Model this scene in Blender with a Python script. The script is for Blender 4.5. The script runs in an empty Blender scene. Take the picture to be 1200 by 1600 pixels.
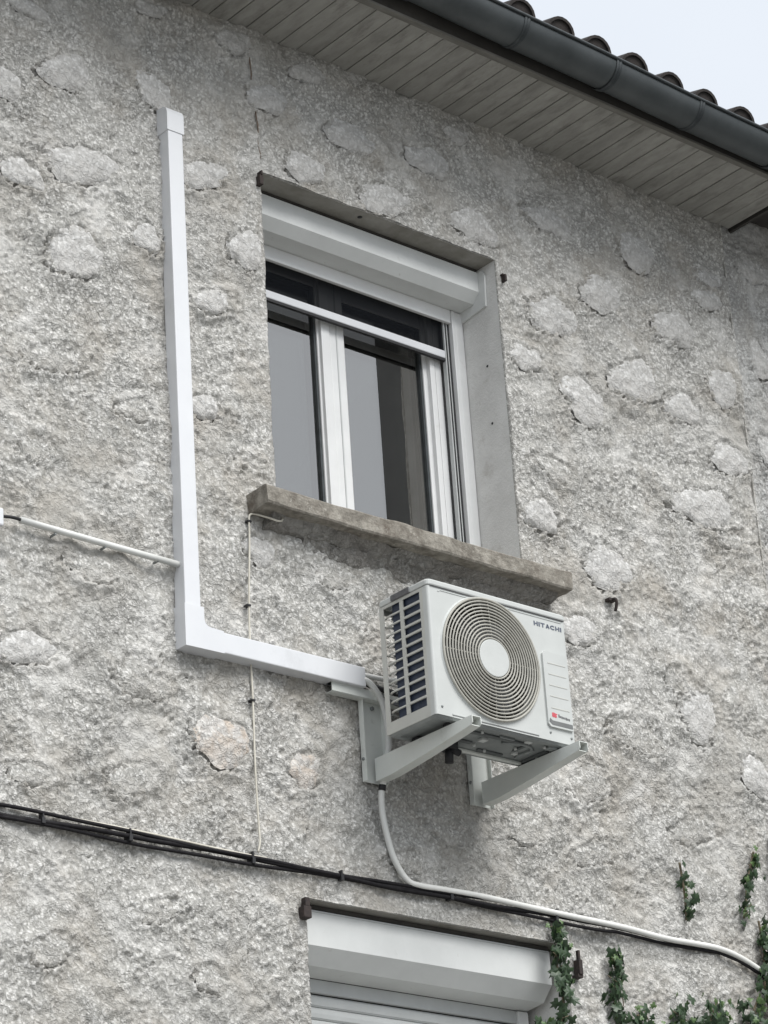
import bpy, math, random
import numpy as np
from mathutils import Vector, Matrix, Euler
random.seed(7)
sc = bpy.context.scene
C = sc.collection

# ------------------------------------------------------------------ camera
cd = bpy.data.cameras.new('camera'); cam = bpy.data.objects.new('camera', cd); C.objects.link(cam)
R_ = Vector((0.7617753, -0.64481791, -0.06251608)); U_ = Vector((-0.2228098, -0.35138429, 0.9093321)); F_ = Vector((0.60832079, 0.67877754, 0.41134763))
cam.matrix_world = Matrix(((R_.x, U_.x, -F_.x, -7.568368), (R_.y, U_.y, -F_.y, -7.813659), (R_.z, U_.z, -F_.z, -3.64915), (0, 0, 0, 1)))
cd.sensor_fit = 'HORIZONTAL'; cd.sensor_width = 36.0; cd.lens = 4426.62 / 1200 * 36
cd.clip_start = 0.1; cd.clip_end = 600
sc.camera = cam
# ------------------------------------------------------------------ sky, sun, exposure
SUN_EL, SUN_AZ = 50, 8          # elevation, degrees towards +x from the wall's outward normal (-y)
w = bpy.data.worlds.new('World'); sc.world = w; w.use_nodes = True
nt = w.node_tree; nt.nodes.clear()
out = nt.nodes.new('ShaderNodeOutputWorld'); bg = nt.nodes.new('ShaderNodeBackground')
sky = nt.nodes.new('ShaderNodeTexSky'); sky.sky_type = 'NISHITA'; sky.sun_disc = False
sky.sun_elevation = math.radians(SUN_EL); sky.sun_rotation = math.radians(180 - SUN_AZ)
tc = nt.nodes.new('ShaderNodeTexCoord'); sn = nt.nodes.new('ShaderNodeTexNoise'); sn.inputs['Scale'].default_value = 2.2; sn.inputs['Detail'].default_value = 4
cr = nt.nodes.new('ShaderNodeValToRGB')
cr.color_ramp.elements[0].position = .3; cr.color_ramp.elements[0].color = (7.3, 7.8, 8.5, 1)
cr.color_ramp.elements[1].position = .7; cr.color_ramp.elements[1].color = (8.3, 8.7, 9.2, 1)
mx = nt.nodes.new('ShaderNodeMix'); mx.data_type = 'RGBA'; mx.inputs['Factor'].default_value = .93
L = nt.links.new
L(tc.outputs['Generated'], sn.inputs['Vector']); L(sn.outputs['Fac'], cr.inputs['Fac'])
L(sky.outputs['Color'], mx.inputs['A']); L(cr.outputs['Color'], mx.inputs['B'])
L(mx.outputs['Result'], bg.inputs['Color']); bg.inputs['Strength'].default_value = .060
L(bg.outputs['Background'], out.inputs['Surface'])
sd = bpy.data.lights.new('sun', 'SUN'); sd.energy = 2.0; sd.angle = math.radians(42); sd.color = (1, .985, .96)
so = bpy.data.objects.new('sun', sd); C.objects.link(so)
az = math.radians(SUN_AZ); el = math.radians(SUN_EL)
sdir = Vector((math.sin(az) * math.cos(el), -math.cos(az) * math.cos(el), math.sin(el)))
so.rotation_euler = (-sdir).to_track_quat('-Z', 'Y').to_euler()
sc.view_settings.view_transform = 'Standard'; sc.view_settings.look = 'None'
sc.view_settings.exposure = 0.95; sc.view_settings.gamma = 1; sc.view_settings.use_curve_mapping = False

# ------------------------------------------------------------------ materials
def lin(c):
    return tuple((x / 255 / 12.92) if x / 255 <= .04045 else ((x / 255 + .055) / 1.055) ** 2.4 for x in c)
def mat(name, c1, c2=None, rough=.7, scale=8, detail=6, bump=0, bscale=None, metal=0, dist=.01, spec=.5, lo=.35, hi=.65, extra=None, stretch=None):
    m = bpy.data.materials.new(name); m.use_nodes = True; n = m.node_tree.nodes; l = m.node_tree.links.new
    b = n['Principled BSDF']; b.inputs['Roughness'].default_value = rough; b.inputs['Metallic'].default_value = metal
    b.inputs['Specular IOR Level'].default_value = spec
    b.inputs['Base Color'].default_value = (*c1, 1)
    t = n.new('ShaderNodeTexCoord'); vec = t.outputs['Object']
    if stretch:
        mp = n.new('ShaderNodeMapping'); mp.inputs['Scale'].default_value = stretch; l(vec, mp.inputs['Vector']); vec = mp.outputs['Vector']
    col = None
    if c2 is not None:
        x = n.new('ShaderNodeTexNoise'); x.inputs['Scale'].default_value = scale; x.inputs['Detail'].default_value = detail; x.inputs['Roughness'].default_value = .65
        l(vec, x.inputs['Vector']); r = n.new('ShaderNodeValToRGB'); l(x.outputs['Fac'], r.inputs['Fac'])
        r.color_ramp.elements[0].position = lo; r.color_ramp.elements[0].color = (*c1, 1)
        r.color_ramp.elements[1].position = hi; r.color_ramp.elements[1].color = (*c2, 1)
        col = r.outputs['Color']
        for (c3, s3, a, bb) in (extra or []):      # further blotches: colour, scale, ramp start, ramp end
            x3 = n.new('ShaderNodeTexNoise'); x3.inputs['Scale'].default_value = s3; x3.inputs['Detail'].default_value = 7; x3.inputs['Roughness'].default_value = .7
            l(vec, x3.inputs['Vector']); mr = n.new('ShaderNodeMapRange'); mr.inputs['From Min'].default_value = a; mr.inputs['From Max'].default_value = bb
            l(x3.outputs['Fac'], mr.inputs['Value']); q = n.new('ShaderNodeMix'); q.data_type = 'RGBA'
            l(mr.outputs['Result'], q.inputs['Factor']); l(col, q.inputs['A']); q.inputs['B'].default_value = (*c3, 1); col = q.outputs['Result']
        l(col, b.inputs['Base Color'])
    if bump:
        x2 = n.new('ShaderNodeTexNoise'); x2.inputs['Scale'].default_value = bscale or scale * 3; x2.inputs['Detail'].default_value = 8; x2.inputs['Roughness'].default_value = .7
        l(vec, x2.inputs['Vector']); bp = n.new('ShaderNodeBump'); bp.inputs['Strength'].default_value = bump; bp.inputs['Distance'].default_value = dist
        l(x2.outputs['Fac'], bp.inputs['Height']); l(bp.outputs['Normal'], b.inputs['Normal'])
    return m
def pocked(name, pale, mid, dark, tint, gain=1.0, grain=52, worm=1.0, ts=2.6, tr=(.47, .66, .7)):
    """rough thrown cement render: pale grains, mid paste, dark pocks, broad stains"""
    m = bpy.data.materials.new(name); m.use_nodes = True; n = m.node_tree.nodes; l = m.node_tree.links.new
    b = n['Principled BSDF']; b.inputs['Roughness'].default_value = .92; b.inputs['Specular IOR Level'].default_value = .2
    t = n.new('ShaderNodeTexCoord'); v = t.outputs['Object']
    def noise(s, d, dist=0, r=.6):
        x = n.new('ShaderNodeTexNoise'); x.inputs['Scale'].default_value = s; x.inputs['Detail'].default_value = d
        x.inputs['Distortion'].default_value = dist; x.inputs['Roughness'].default_value = r; l(v, x.inputs['Vector']); return x.outputs['Fac']
    def rng(s, a, bb, c=0, d=1):
        x = n.new('ShaderNodeMapRange'); x.inputs['From Min'].default_value = a; x.inputs['From Max'].default_value = bb
        x.inputs['To Min'].default_value = c; x.inputs['To Max'].default_value = d; l(s, x.inputs['Value']); return x.outputs['Result']
    def mixc(f, a, bb):
        x = n.new('ShaderNodeMix'); x.data_type = 'RGBA'; l(f, x.inputs['Factor'])
        for s, val in (('A', a), ('B', bb)):
            if isinstance(val, tuple): x.inputs[s].default_value = (*val, 1)
            else: l(val, x.inputs[s])
        return x.outputs['Result']
    def math_(op, a, bb):
        x = n.new('ShaderNodeMath'); x.operation = op
        for i, val in enumerate((a, bb)):
            if isinstance(val, (int, float)): x.inputs[i].default_value = val
            else: l(val, x.inputs[i])
        return x.outputs[0]
    g1 = noise(grain, 4, .5, .6)
    def vor(sc_, warp):
        wn_ = n.new('ShaderNodeTexNoise'); wn_.inputs['Scale'].default_value = sc_ * .8; wn_.inputs['Detail'].default_value = 3; l(v, wn_.inputs['Vector'])
        va = n.new('ShaderNodeVectorMath'); va.operation = 'MULTIPLY_ADD'; l(wn_.outputs['Color'], va.inputs[0]); va.inputs[1].default_value = (warp, warp, warp); l(v, va.inputs[2])
        x = n.new('ShaderNodeTexVoronoi'); x.inputs['Scale'].default_value = sc_; x.inputs['Randomness'].default_value = 1; l(va.outputs[0], x.inputs['Vector']); return x.outputs['Distance']
    peb = vor(grain * 1.25, .030); peb2 = vor(grain * 2.6, .014)
    ridge = math_('ABSOLUTE', math_('SUBTRACT', noise(grain * .5, 4, .8, .6), .5), 0)
    c = mixc(rng(math_('ADD', math_('MULTIPLY', g1, .6), math_('MULTIPLY', rng(peb, .15, .75, 1, 0), .4)), .43, .64), mid, pale)
    c = mixc(rng(ridge, .0, .028, .42 * worm, 0), c, dark)
    c = mixc(rng(noise(grain * 2.2, 3), .60, .72, 0, .75), c, dark)
    c = mixc(rng(noise(ts, 7, .4, .65), tr[0], tr[1], 0, tr[2]), c, tint)
    c = mixc(rng(noise(4.2, 6, .5), .52, .66, 0, .6), c, pale)
    c = mixc(rng(noise(1.3, 5), .48, .7, 0, .5), c, mid)
    l(c, b.inputs['Base Color'])
    h = math_('ADD', math_('MULTIPLY', g1, .7), math_('MULTIPLY', rng(ridge, 0, .06), .30))
    h = math_('ADD', h, math_('ADD', math_('MULTIPLY', peb, -.55 * worm), math_('MULTIPLY', peb2, -.22 * worm)))
    h = math_('ADD', h, math_('MULTIPLY', noise(grain * 3, 4), .25))
    h = math_('MULTIPLY', h, rng(noise(1.9, 5, .3, .6), .36, .64, .55, 1.35))
    bp = n.new('ShaderNodeBump'); bp.inputs['Strength'].default_value = 1.0; bp.inputs['Distance'].default_value = .010 * gain
    l(h, bp.inputs['Height']); l(bp.outputs['Normal'], b.inputs['Normal'])
    return m
M = {}
M['render'] = pocked('rough_cement_render', (.65, .64, .615), (.385, .378, .356), (.13, .124, .112), (.385, .355, .31), gain=.72, grain=50)
M['render_pale'] = pocked('pale_cement_render', (.60, .60, .585), (.385, .38, .366), (.14, .135, .125), (.37, .35, .315), gain=.7, grain=50)
M['stone'] = pocked('grey_field_stone', (.63, .625, .61), (.47, .463, .447), (.22, .21, .195), (.42, .40, .37), gain=.65, grain=42, worm=.7)
M['stone_orange'] = pocked('ochre_field_stone', (.66, .645, .615), (.50, .48, .455), (.25, .23, .21), (.50, .42, .345), gain=.9, grain=42, worm=.7, ts=8.5, tr=(.46, .56, .75))
M['reveal'] = mat('smooth_cement_reveal', (.64, .635, .615), (.74, .735, .715), .9, 7, 8, .7, 70, dist=.006, extra=[((.54, .525, .495), 9, .58, .72)])
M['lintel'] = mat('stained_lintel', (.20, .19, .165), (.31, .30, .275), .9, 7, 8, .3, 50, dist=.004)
M['sill'] = mat('weathered_concrete_sill', (.17, .155, .13), (.36, .335, .29), .92, 22, 9, 1.0, 60, dist=.010, extra=[((.13, .11, .088), 8, .50, .66), ((.44, .42, .37), 34, .6, .7)])
M['mortar'] = pocked('rough_mortar_bed', (.36, .35, .33), (.26, .25, .23), (.13, .12, .11), (.22, .2, .18), gain=1.2)
M['soffit'] = mat('weathered_soffit_boards', (.28, .274, .25), (.37, .362, .335), .85, 9, 8, .35, 45, dist=.004, stretch=(2.2, .7, 1), extra=[((.19, .184, .165), 5, .56, .72)])
M['soffit_shade'] = mat('shade_timber', (.045, .042, .038), (.07, .065, .058), .9, 10)  # near-black tone puts the shade of gaps and deep eaves into the colour
M['trim'] = mat('weathered_trim_board', (.14, .135, .118), (.20, .192, .172), .85, 12, 8, .3, 40, dist=.003, stretch=(.5, 3, 3))
M['zinc'] = mat('dull_zinc', (.062, .070, .073), (.09, .10, .103), .48, 5, 8, .06, 30, metal=.35, dist=.003, extra=[((.06, .07, .072), 14, .58, .75)])
M['zinc_dark'] = mat('tarnished_zinc', (.034, .04, .043), (.06, .068, .072), .6, 18, metal=.3)
M['tile'] = mat('old_clay_tile', (.024, .021, .020), (.056, .046, .041), .9, 20, 8, .4, 60, dist=.006, extra=[((.035, .036, .03), 9, .5, .65)])
M['pvc'] = mat('white_pvc_trunking', (.64, .65, .67), (.68, .69, .705), .38, 3, spec=.5, bump=.05, bscale=9, dist=.006, extra=[((.53, .54, .55), 5, .60, .82)])
M['pvc_win'] = mat('white_window_pvc', (.66, .665, .66), (.72, .725, .72), .35, 5, spec=.5, bump=0, extra=[((.55, .54, .515), 11, .62, .8)])
M['box'] = mat('painted_shutter_box', (.60, .612, .60), (.65, .662, .65), .45, 6, spec=.4, extra=[((.47, .46, .43), 22, .64, .78)])
M['slat'] = mat('shutter_slat', (.46, .475, .47), (.52, .535, .53), .5, 6)
M['casing'] = mat('ivory_powder_coat', (.50, .515, .50), (.54, .555, .54), .42, 6, bump=.05, bscale=240, dist=.001, extra=[((.47, .475, .45), 5, .6, .78)])
M['casing_side'] = mat('ivory_side_panel', (.49, .49, .455), (.54, .54, .50), .5, 8, extra=[((.43, .42, .385), 7, .58, .75)])
M['ring'] = mat('cream_fan_guard', (.34, .33, .29), (.42, .41, .365), .5, 25)
M['pan'] = mat('galvanised_base_pan', (.20, .215, .215), (.30, .315, .31), .55, 9, metal=.3)
M['pan_dark'] = mat('dark_pan_channel', (.09, .098, .098), (.13, .14, .14), .6, 12, metal=.2)
M['coil'] = mat('blue_coil_fins', (.018, .027, .05), (.032, .045, .078), .5, 30)
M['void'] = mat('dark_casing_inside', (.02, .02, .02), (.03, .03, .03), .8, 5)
M['blade'] = mat('grey_fan_blade', (.07, .075, .08), (.10, .105, .11), .4, 5)
M['bracket'] = mat('cream_bracket_steel', (.62, .64, .61), (.67, .69, .655), .5, 8, extra=[((.47, .48, .44), 12, .6, .75)])
M['rubber'] = mat('black_rubber', (.012, .012, .014), (.02, .02, .022), .6, 20)
M['cable_black'] = mat('black_cable', (.010, .009, .011), (.020, .019, .020), .75, 40, spec=.2)
M['cable_white'] = mat('white_cable', (.66, .66, .63), (.74, .74, .71), .5, 10)
M['cable_old'] = mat('yellowed_cable', (.52, .49, .42), (.64, .61, .53), .6, 14)
M['tube'] = mat('pale_grey_tube', (.58, .585, .56), (.68, .685, .66), .45, 9)
M['iron'] = mat('rusty_iron', (.02, .016, .016), (.05, .035, .03), .8, 60, bump=.3, bscale=90, dist=.003)
M['crack_brown'] = mat('brown_crack_line', (.13, .09, .065), (.22, .17, .13), .9, 30)
M['logo'] = mat('logo_dark_blue', (.10, .115, .15), (.12, .135, .17), .5, 20)
M['print_red'] = mat('print_red', (.50, .07, .09), (.58, .12, .14), .5, 40)
M['print_grey'] = mat('print_dark_grey', (.09, .09, .095), (.14, .14, .145), .5, 60)
M['handle'] = mat('handle_recess', (.13, .135, .135), (.16, .165, .165), .6, 12)
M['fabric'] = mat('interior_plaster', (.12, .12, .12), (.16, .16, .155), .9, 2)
M['glossy_white'] = mat('glazed_porcelain', (.75, .73, .62), (.8, .78, .66), .2, 8)
M['leaf'] = mat('ivy_leaf', (.018, .040, .017), (.040, .074, .030), .45, 24, lo=.4, hi=.6)
M['leaf_young'] = mat('young_ivy_leaf', (.07, .125, .04), (.10, .165, .055), .45, 24)
M['stem'] = mat('ivy_stem', (.10, .08, .05), (.17, .14, .09), .8, 30)
M['ground'] = mat('pale_gravel_paving', (.16, .158, .15), (.22, .215, .205), .9, 3, bump=.3, bscale=60)
M['facade'] = mat('facade_across', (.12, .12, .118), (.15, .15, .147), .9, 2)
M['darkroof'] = mat('roof_across', (.10, .06, .045), (.15, .09, .07), .9, 5)
def glass(name, refl, tint, rough=0.0):
    m = bpy.data.materials.new(name); m.use_nodes = True; n = m.node_tree.nodes; l = m.node_tree.links.new; n.clear()
    o = n.new('ShaderNodeOutputMaterial'); g = n.new('ShaderNodeBsdfGlossy'); g.inputs['Roughness'].default_value = rough; g.inputs['Color'].default_value = (.99, .965, .93, 1)
    t = n.new('ShaderNodeBsdfTransparent'); t.inputs['Color'].default_value = tint
    x = n.new('ShaderNodeMixShader'); f = n.new('ShaderNodeLayerWeight'); f.inputs['Blend'].default_value = .5
    mr = n.new('ShaderNodeMapRange'); mr.inputs['To Min'].default_value = refl; mr.inputs['To Max'].default_value = min(1, refl + .45)
    mr.inputs['From Min'].default_value = .25
    l(f.outputs['Fresnel'], mr.inputs['Value']) if 'Fresnel' in f.outputs else None
    l(mr.outputs['Result'], x.inputs['Fac']); l(t.outputs[0], x.inputs[1]); l(g.outputs[0], x.inputs[2]); l(x.outputs[0], o.inputs['Surface'])
    return m
M['glass'] = glass('coated_window_glass', .34, (.55, .6, .6, 1))
def mesh_screen():
    m = bpy.data.materials.new('insect_mesh'); m.use_nodes = True; n = m.node_tree.nodes; l = m.node_tree.links.new; n.clear()
    o = n.new('ShaderNodeOutputMaterial'); d = n.new('ShaderNodeBsdfDiffuse'); d.inputs['Color'].default_value = (.010, .011, .013, 1)
    t = n.new('ShaderNodeBsdfTransparent'); x = n.new('ShaderNodeMixShader'); x.inputs['Fac'].default_value = .80
    l(t.outputs[0], x.inputs[1]); l(d.outputs[0], x.inputs[2]); l(x.outputs[0], o.inputs['Surface']); return m
M['mesh'] = mesh_screen()

# ------------------------------------------------------------------ mesh builder
class MB:
    def __init__(s): s.v = []; s.f = []; s.sm = []
    def add(s, vs, fs, smooth=False):
        k = len(s.v); s.v += [tuple(v) for v in vs]; s.f += [tuple(i + k for i in f) for f in fs]; s.sm += [smooth] * len(fs); return s
    def box(s, x0, x1, y0, y1, z0, z1, b=0):
        if b <= 0:
            v = [(x0, y0, z0), (x1, y0, z0), (x1, y1, z0), (x0, y1, z0), (x0, y0, z1), (x1, y0, z1), (x1, y1, z1), (x0, y1, z1)]
            return s.add(v, [(3, 2, 1, 0), (4, 5, 6, 7), (0, 1, 5, 4), (1, 2, 6, 5), (2, 3, 7, 6), (3, 0, 4, 7)])
        # bevelled box by convex hull of 24 points
        import bmesh
        bm = bmesh.new(); bmesh.ops.create_cube(bm, size=1)
        for q in bm.verts: q.co = Vector(((x0 + x1) / 2 + q.co.x * (x1 - x0), (y0 + y1) / 2 + q.co.y * (y1 - y0), (z0 + z1) / 2 + q.co.z * (z1 - z0)))
        bmesh.ops.bevel(bm, geom=list(bm.edges), offset=b, segments=2, affect='EDGES', profile=.5)
        bm.verts.index_update(); vs = [q.co[:] for q in bm.verts]; fs = [[q.index for q in f.verts] for f in bm.faces]; bm.free()
        return s.add(vs, fs)
    def prism(s, pts, axis, a, b):
        """polygon pts (2D) extruded along axis between a and b. axis x: pts=(y,z); y: (x,z); z: (x,y)"""
        mk = {'x': lambda p, t: (t, p[0], p[1]), 'y': lambda p, t: (p[0], t, p[1]), 'z': lambda p, t: (p[0], p[1], t)}[axis]
        n = len(pts); v = [mk(p, a) for p in pts] + [mk(p, b) for p in pts]
        return s.add(v, [tuple(range(n))[::-1], tuple(range(n, 2 * n))] + [(i, (i + 1) % n, n + (i + 1) % n, n + i) for i in range(n)])
    def tube(s, pts, r, n=8, closed=False, caps=True):
        P = [Vector(p) for p in pts]; k = len(P); vs = []; prev = None
        for i, p in enumerate(P):
            if closed: t = (P[(i + 1) % k] - P[i - 1]).normalized()
            else: t = (P[min(i + 1, k - 1)] - P[max(i - 1, 0)]).normalized()
            if prev is None:
                a = Vector((0, 1, 0)) if abs(t.y) < .9 else Vector((1, 0, 0)); prev = t.cross(a).normalized()
            u = (prev - t * prev.dot(t)).normalized(); prev = u; q = t.cross(u)
            rr = r[i] if isinstance(r, (list, tuple)) else r
            for j in range(n):
                an = 2 * math.pi * j / n; vs.append(p + (u * math.cos(an) + q * math.sin(an)) * rr)
        fs = []
        for i in range(k if closed else k - 1):
            i2 = (i + 1) % k
            for j in range(n): fs.append((i * n + j, i * n + (j + 1) % n, i2 * n + (j + 1) % n, i2 * n + j))
        if not closed and caps: fs += [tuple(range(n))[::-1], tuple(range((k - 1) * n, k * n))]
        return s.add(vs, fs, True)
    def mesh(s, name, m):
        me = bpy.data.meshes.new(name); me.from_pydata(s.v, [], s.f)
        me.polygons.foreach_set('use_smooth', s.sm)
        if m: me.materials.append(m)
        import bmesh
        bm = bmesh.new(); bm.from_mesh(me); bmesh.ops.recalc_face_normals(bm, faces=bm.faces); bm.to_mesh(me); bm.free()
        me.update(); return me
    def build(s, name, m, parent=None, loc=None):
        return obj(name, s.mesh(name, m), parent, loc)
def world_loc(o):
    v = Vector((0, 0, 0))
    while o: v += o.location; o = o.parent
    return v
def obj(name, me, parent=None, loc=None):
    o = bpy.data.objects.new(name, me); C.objects.link(o)
    p = Vector(loc) if loc is not None else Vector((0, 0, 0))
    if parent: o.parent = parent; p = p - world_loc(parent)
    o.location = p; return o
def thing(name, loc, label, cat, group=None):
    o = bpy.data.objects.new(name, None); C.objects.link(o); o.location = loc; o.empty_display_size = .2
    o['label'] = label; o['category'] = cat
    if group: o['group'] = group
    return o
def tag(o, label, cat, group=None):
    o['label'] = label; o['category'] = cat
    if group: o['group'] = group
    return o
def smooth_path(pts, n=8):
    P = [Vector(p) for p in pts]; out = []
    for i in range(len(P) - 1):
        a = P[max(i - 1, 0)]; b = P[i]; c = P[i + 1]; d = P[min(i + 2, len(P) - 1)]
        for k in range(n):
            t = k / n; out.append(.5 * ((2 * b) + (c - a) * t + (2 * a - 5 * b + 4 * c - d) * t * t + (3 * b - a - 3 * c + d) * t ** 3))
    out.append(P[-1]); return out

GZ = -5.25
# ------------------------------------------------------------------ ground
g = MB(); g.add([(-300, -300, GZ), (300, -300, GZ), (300, 300, GZ), (-300, 300, GZ)], [(0, 1, 2, 3)])
go = g.build('ground', M['ground']); go['kind'] = 'structure'

# ------------------------------------------------------------------ house
house = thing('house', (-2, 0, GZ), 'old house with rough grey cement render, embedded stones, white shuttered windows and boarded eaves', 'house')
nb = thing('adjoining_house', (3, 0, GZ), 'neighbouring house wall beyond the vertical joint at the right edge', 'house')

STONES = [(-2.086, 2.632, 0.117, 0.084), (-2.379, 2.475, 0.083, 0.07), (-1.655, 2.713, 0.104, 0.082), (-2.28, 2.858, 0.122, 0.037), (-1.664, 3.096, 0.085, 0.038), (-2.025, 2.222, 0.153, 0.088), (-1.423, 2.388, 0.132, 0.061), (-1.217, 2.107, 0.085, 0.092), (-2.058, 1.826, 0.132, 0.103), (-1.063, 2.878, 0.097, 0.075), (-1.232, 3.102, 0.089, 0.059), (-0.873, 2.608, 0.126, 0.064), (-0.613, 2.852, 0.121, 0.08), (-0.166, 2.882, 0.118, 0.074), (-0.441, 2.603, 0.14, 0.072), (0.091, 2.644, 0.14, 0.081), (0.02, 3.083, 0.086, 0.042), (-0.834, 3.092, 0.093, 0.05), (0.565, 2.823, 0.123, 0.077), (1.123, 2.837, 0.126, 0.09), (1.622, 2.842, 0.081, 0.059), (1.586, 2.73, 0.118, 0.051), (0.852, 2.529, 0.134, 0.091), (0.532, 2.32, 0.137, 0.101), (0.327, 2.057, 0.094, 0.066), (1.33, 2.505, 0.132, 0.093), (0.671, 1.938, 0.133, 0.112), (1.026, 2.143, 0.16, 0.11), (1.314, 2.082, 0.112, 0.083), (1.61, 2.272, 0.11, 0.092), (1.60, 1.887, 0.12, 0.083), (1.381, 1.589, 0.18, 0.1), (0.335, 1.298, 0.11, 0.069), (0.717, 1.143, 0.142, 0.101), (0.492, 0.80, 0.099, 0.073), (1.197, 0.571, 0.122, 0.124), (1.523, 0.322, 0.108, 0.086), (0.794, 0.378, 0.156, 0.077), (0.46, 0.107, 0.134, 0.075), (0.084, -0.143, 0.127, 0.066), (-1.451, -0.06, 0.132, 0.097), (-1.057, -0.1, 0.081, 0.067), (-1.827, 0.114, 0.122, 0.071), (-1.868, -0.28, 0.102, 0.063), (-2.309, 0.134, 0.11, 0.069), (-2.307, -0.34, 0.091, 0.042), (-2.001, 0.517, 0.132, 0.057), (-2.161, 1.34, 0.122, 0.066), (-1.725, 1.991, 0.057, 0.07), (-1.227, 0.755, 0.07, 0.066), (-0.844, 0.75, 0.113, 0.057), (1.084, 0.02, 0.118, 0.077), (-2.304, 2.091, 0.1, 0.063), (-1.48, 1.316, 0.08, 0.056), (1.087, 0.693, 0.089, 0.056), (-1.411, 1.805, 0.097, 0.053), (-1.806, 1.212, 0.079, 0.05), (-2.248, 0.933, 0.091, 0.053), (0.457, 1.536, 0.109, 0.057), (-0.557, -0.389, 0.098, 0.042), (-1.758, -0.751, 0.096, 0.047), (-2.223, -0.953, 0.094, 0.05), (-1.541, -0.979, 0.085, 0.047), (0.466, -0.19, 0.117, 0.056), (-0.345, -0.239, 0.087, 0.048), (1.543, 1.46, 0.103, 0.05)]
NSTONES = [(1.981, 3.02, 0.123, 0.084), (1.924, 2.508, 0.083, 0.11), (1.92, 2.02, .1, .08), (1.90, 1.30, .09, .08), (2.1, 1.7, .1, .07)]
ORANGE = {40, 41}
FLAT = {37, 38, 39, 42, 43, 45, 46, 47, 50, 51, 54, 56, 57, 58, 59, 60, 61, 62, 63, 64, 65}    # mostly rendered over
rs = np.random.RandomState(11)
STONES = [(a_, b_, c_ * 1.1, d_ * 1.12) for a_, b_, c_, d_ in STONES]
SP = {}
def stone_params(key):
    if key not in SP:
        r = np.random.RandomState(abs(hash(key)) % 100000 if not isinstance(key, int) else 500 + key)
        SP[key] = (r.uniform(-.12, .38), r.uniform(0, 6.28, 5), r.uniform(.8, 1.25), r.uniform(3.75, 4.55))
    return SP[key]
def rim(key, th):
    tilt, ph, amp, ga = stone_params(key)
    return 1 + .10 * np.sin(2 * th + ph[0]) + .08 * np.sin(3 * th + ph[1]) + .05 * np.sin(5 * th + ph[2]) + .03 * np.sin(8 * th + ph[3]) + .02 * np.sin(13 * th + ph[4])
LN = 7.0; NN = 1024
fx = np.fft.fftfreq(NN, LN / NN); FX, FZ = np.meshgrid(fx, fx); FR = np.sqrt(FX ** 2 + FZ ** 2) + 1e-9
def band(lam, width=.45):
    wn = rs.randn(NN, NN); F = np.fft.fft2(wn) * np.exp(-(np.log(FR * lam) / width) ** 2); a = np.real(np.fft.ifft2(F)); return a / a.std()
B_big = band(1.1); B_mid = band(.28); B_s = band(.085); B_g = band(.042); B_f = band(.026, .35); B_m = band(.5)
def sstep(a, b, x):
    t = np.clip((x - a) / (b - a), 0, 1); return t * t * (3 - 2 * t)
def samp(a, X, Z):
    u = ((X + 3.5) / LN * NN) % NN; v = ((Z + 3.0) / LN * NN) % NN
    i = np.floor(u).astype(int); j = np.floor(v).astype(int); fu = u - i; fv = v - j; i2 = (i + 1) % NN; j2 = (j + 1) % NN
    return a[j, i] * (1 - fu) * (1 - fv) + a[j, i2] * fu * (1 - fv) + a[j2, i] * (1 - fu) * fv + a[j2, i2] * fu * fv
def relief(X, Z, stones, keybase=0, rects=()):
    """outward bulge of the render at wall point X,Z (metres)"""
    lg = samp(B_m, X, Z)
    rough = .75 + .35 * np.clip(lg, -1.2, 1.2)
    gr = samp(B_g, X, Z); fi = samp(B_f, X, Z)
    H = .0050 * samp(B_big, X, Z) + .0042 * samp(B_mid, X, Z) + .0026 * samp(B_s, X, Z)
    H = H + rough * (.0022 * (np.abs(gr) - .8) + .0014 * gr + .0019 * fi - .012 * np.clip(-fi - 1.9, 0, .9))
    for k, (cx, cz, rx, rz) in enumerate(stones):
        key = keybase + k; tilt, ph, amp, ga = stone_params(key)
        m = (np.abs(X - cx) < rx * 2.1 + .05) & (np.abs(Z - cz) < rx * 2.1 + .05)
        if not m.any(): continue
        dx = X[m] - cx; dz = Z[m] - cz; c, s_ = math.cos(tilt), math.sin(tilt)
        a = (dx * c + dz * s_) / rx; b = (-dx * s_ + dz * c) / rz
        th = np.arctan2(b, a); d = np.sqrt(a * a + b * b) / rim(key, th)
        flat = k in FLAT and keybase == 0
        A = (.013 if flat else .013) * amp
        jit = .05 * gr[m] + .05 * fi[m]
        hh = H[m] * (1 - .25 * sstep(1.3, .9, d)) + A * sstep(1.75, 1.0, d)
        hh -= .0065 * sstep(1.0, .80, d) - .0012 * (gr[m] + fi[m]) * sstep(1.1, .8, d)
        wgt = sstep(-.05, .6, np.cos(th - ga)) * (1.0 if not flat else .9)
        hh -= .026 * wgt * sstep(-1.9, -.4, samp(B_s, X[m] + 1.7, Z[m])) * np.exp(-((d - 1.04 + jit) / .065) ** 2)
        H[m] = hh
    for (x0, x1, z0, z1) in rects:
        dx = np.maximum(np.maximum(x0 - X, X - x1), 0); dz = np.maximum(np.maximum(z0 - Z, Z - z1), 0); d = np.sqrt(dx * dx + dz * dz)
        H = H * (.40 + .60 * sstep(0, .07, d))
    # vertical crack above the window and settlement crack lines
    xc = -1.166 + (3.19 - Z) * .070 + .004 * samp(B_s, X * 0, Z)
    H = H - .006 * np.exp(-((X - xc) / .006) ** 2) * sstep(2.5, 2.56, Z)
    return H
def axis_pts(brk, step):
    o = []
    for a, b in zip(brk[:-1], brk[1:]):
        n = max(1, round((b - a) / step)); o += list(np.linspace(a, b, n + 1)[:-1])
    return np.array(o + [brk[-1]])
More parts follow.
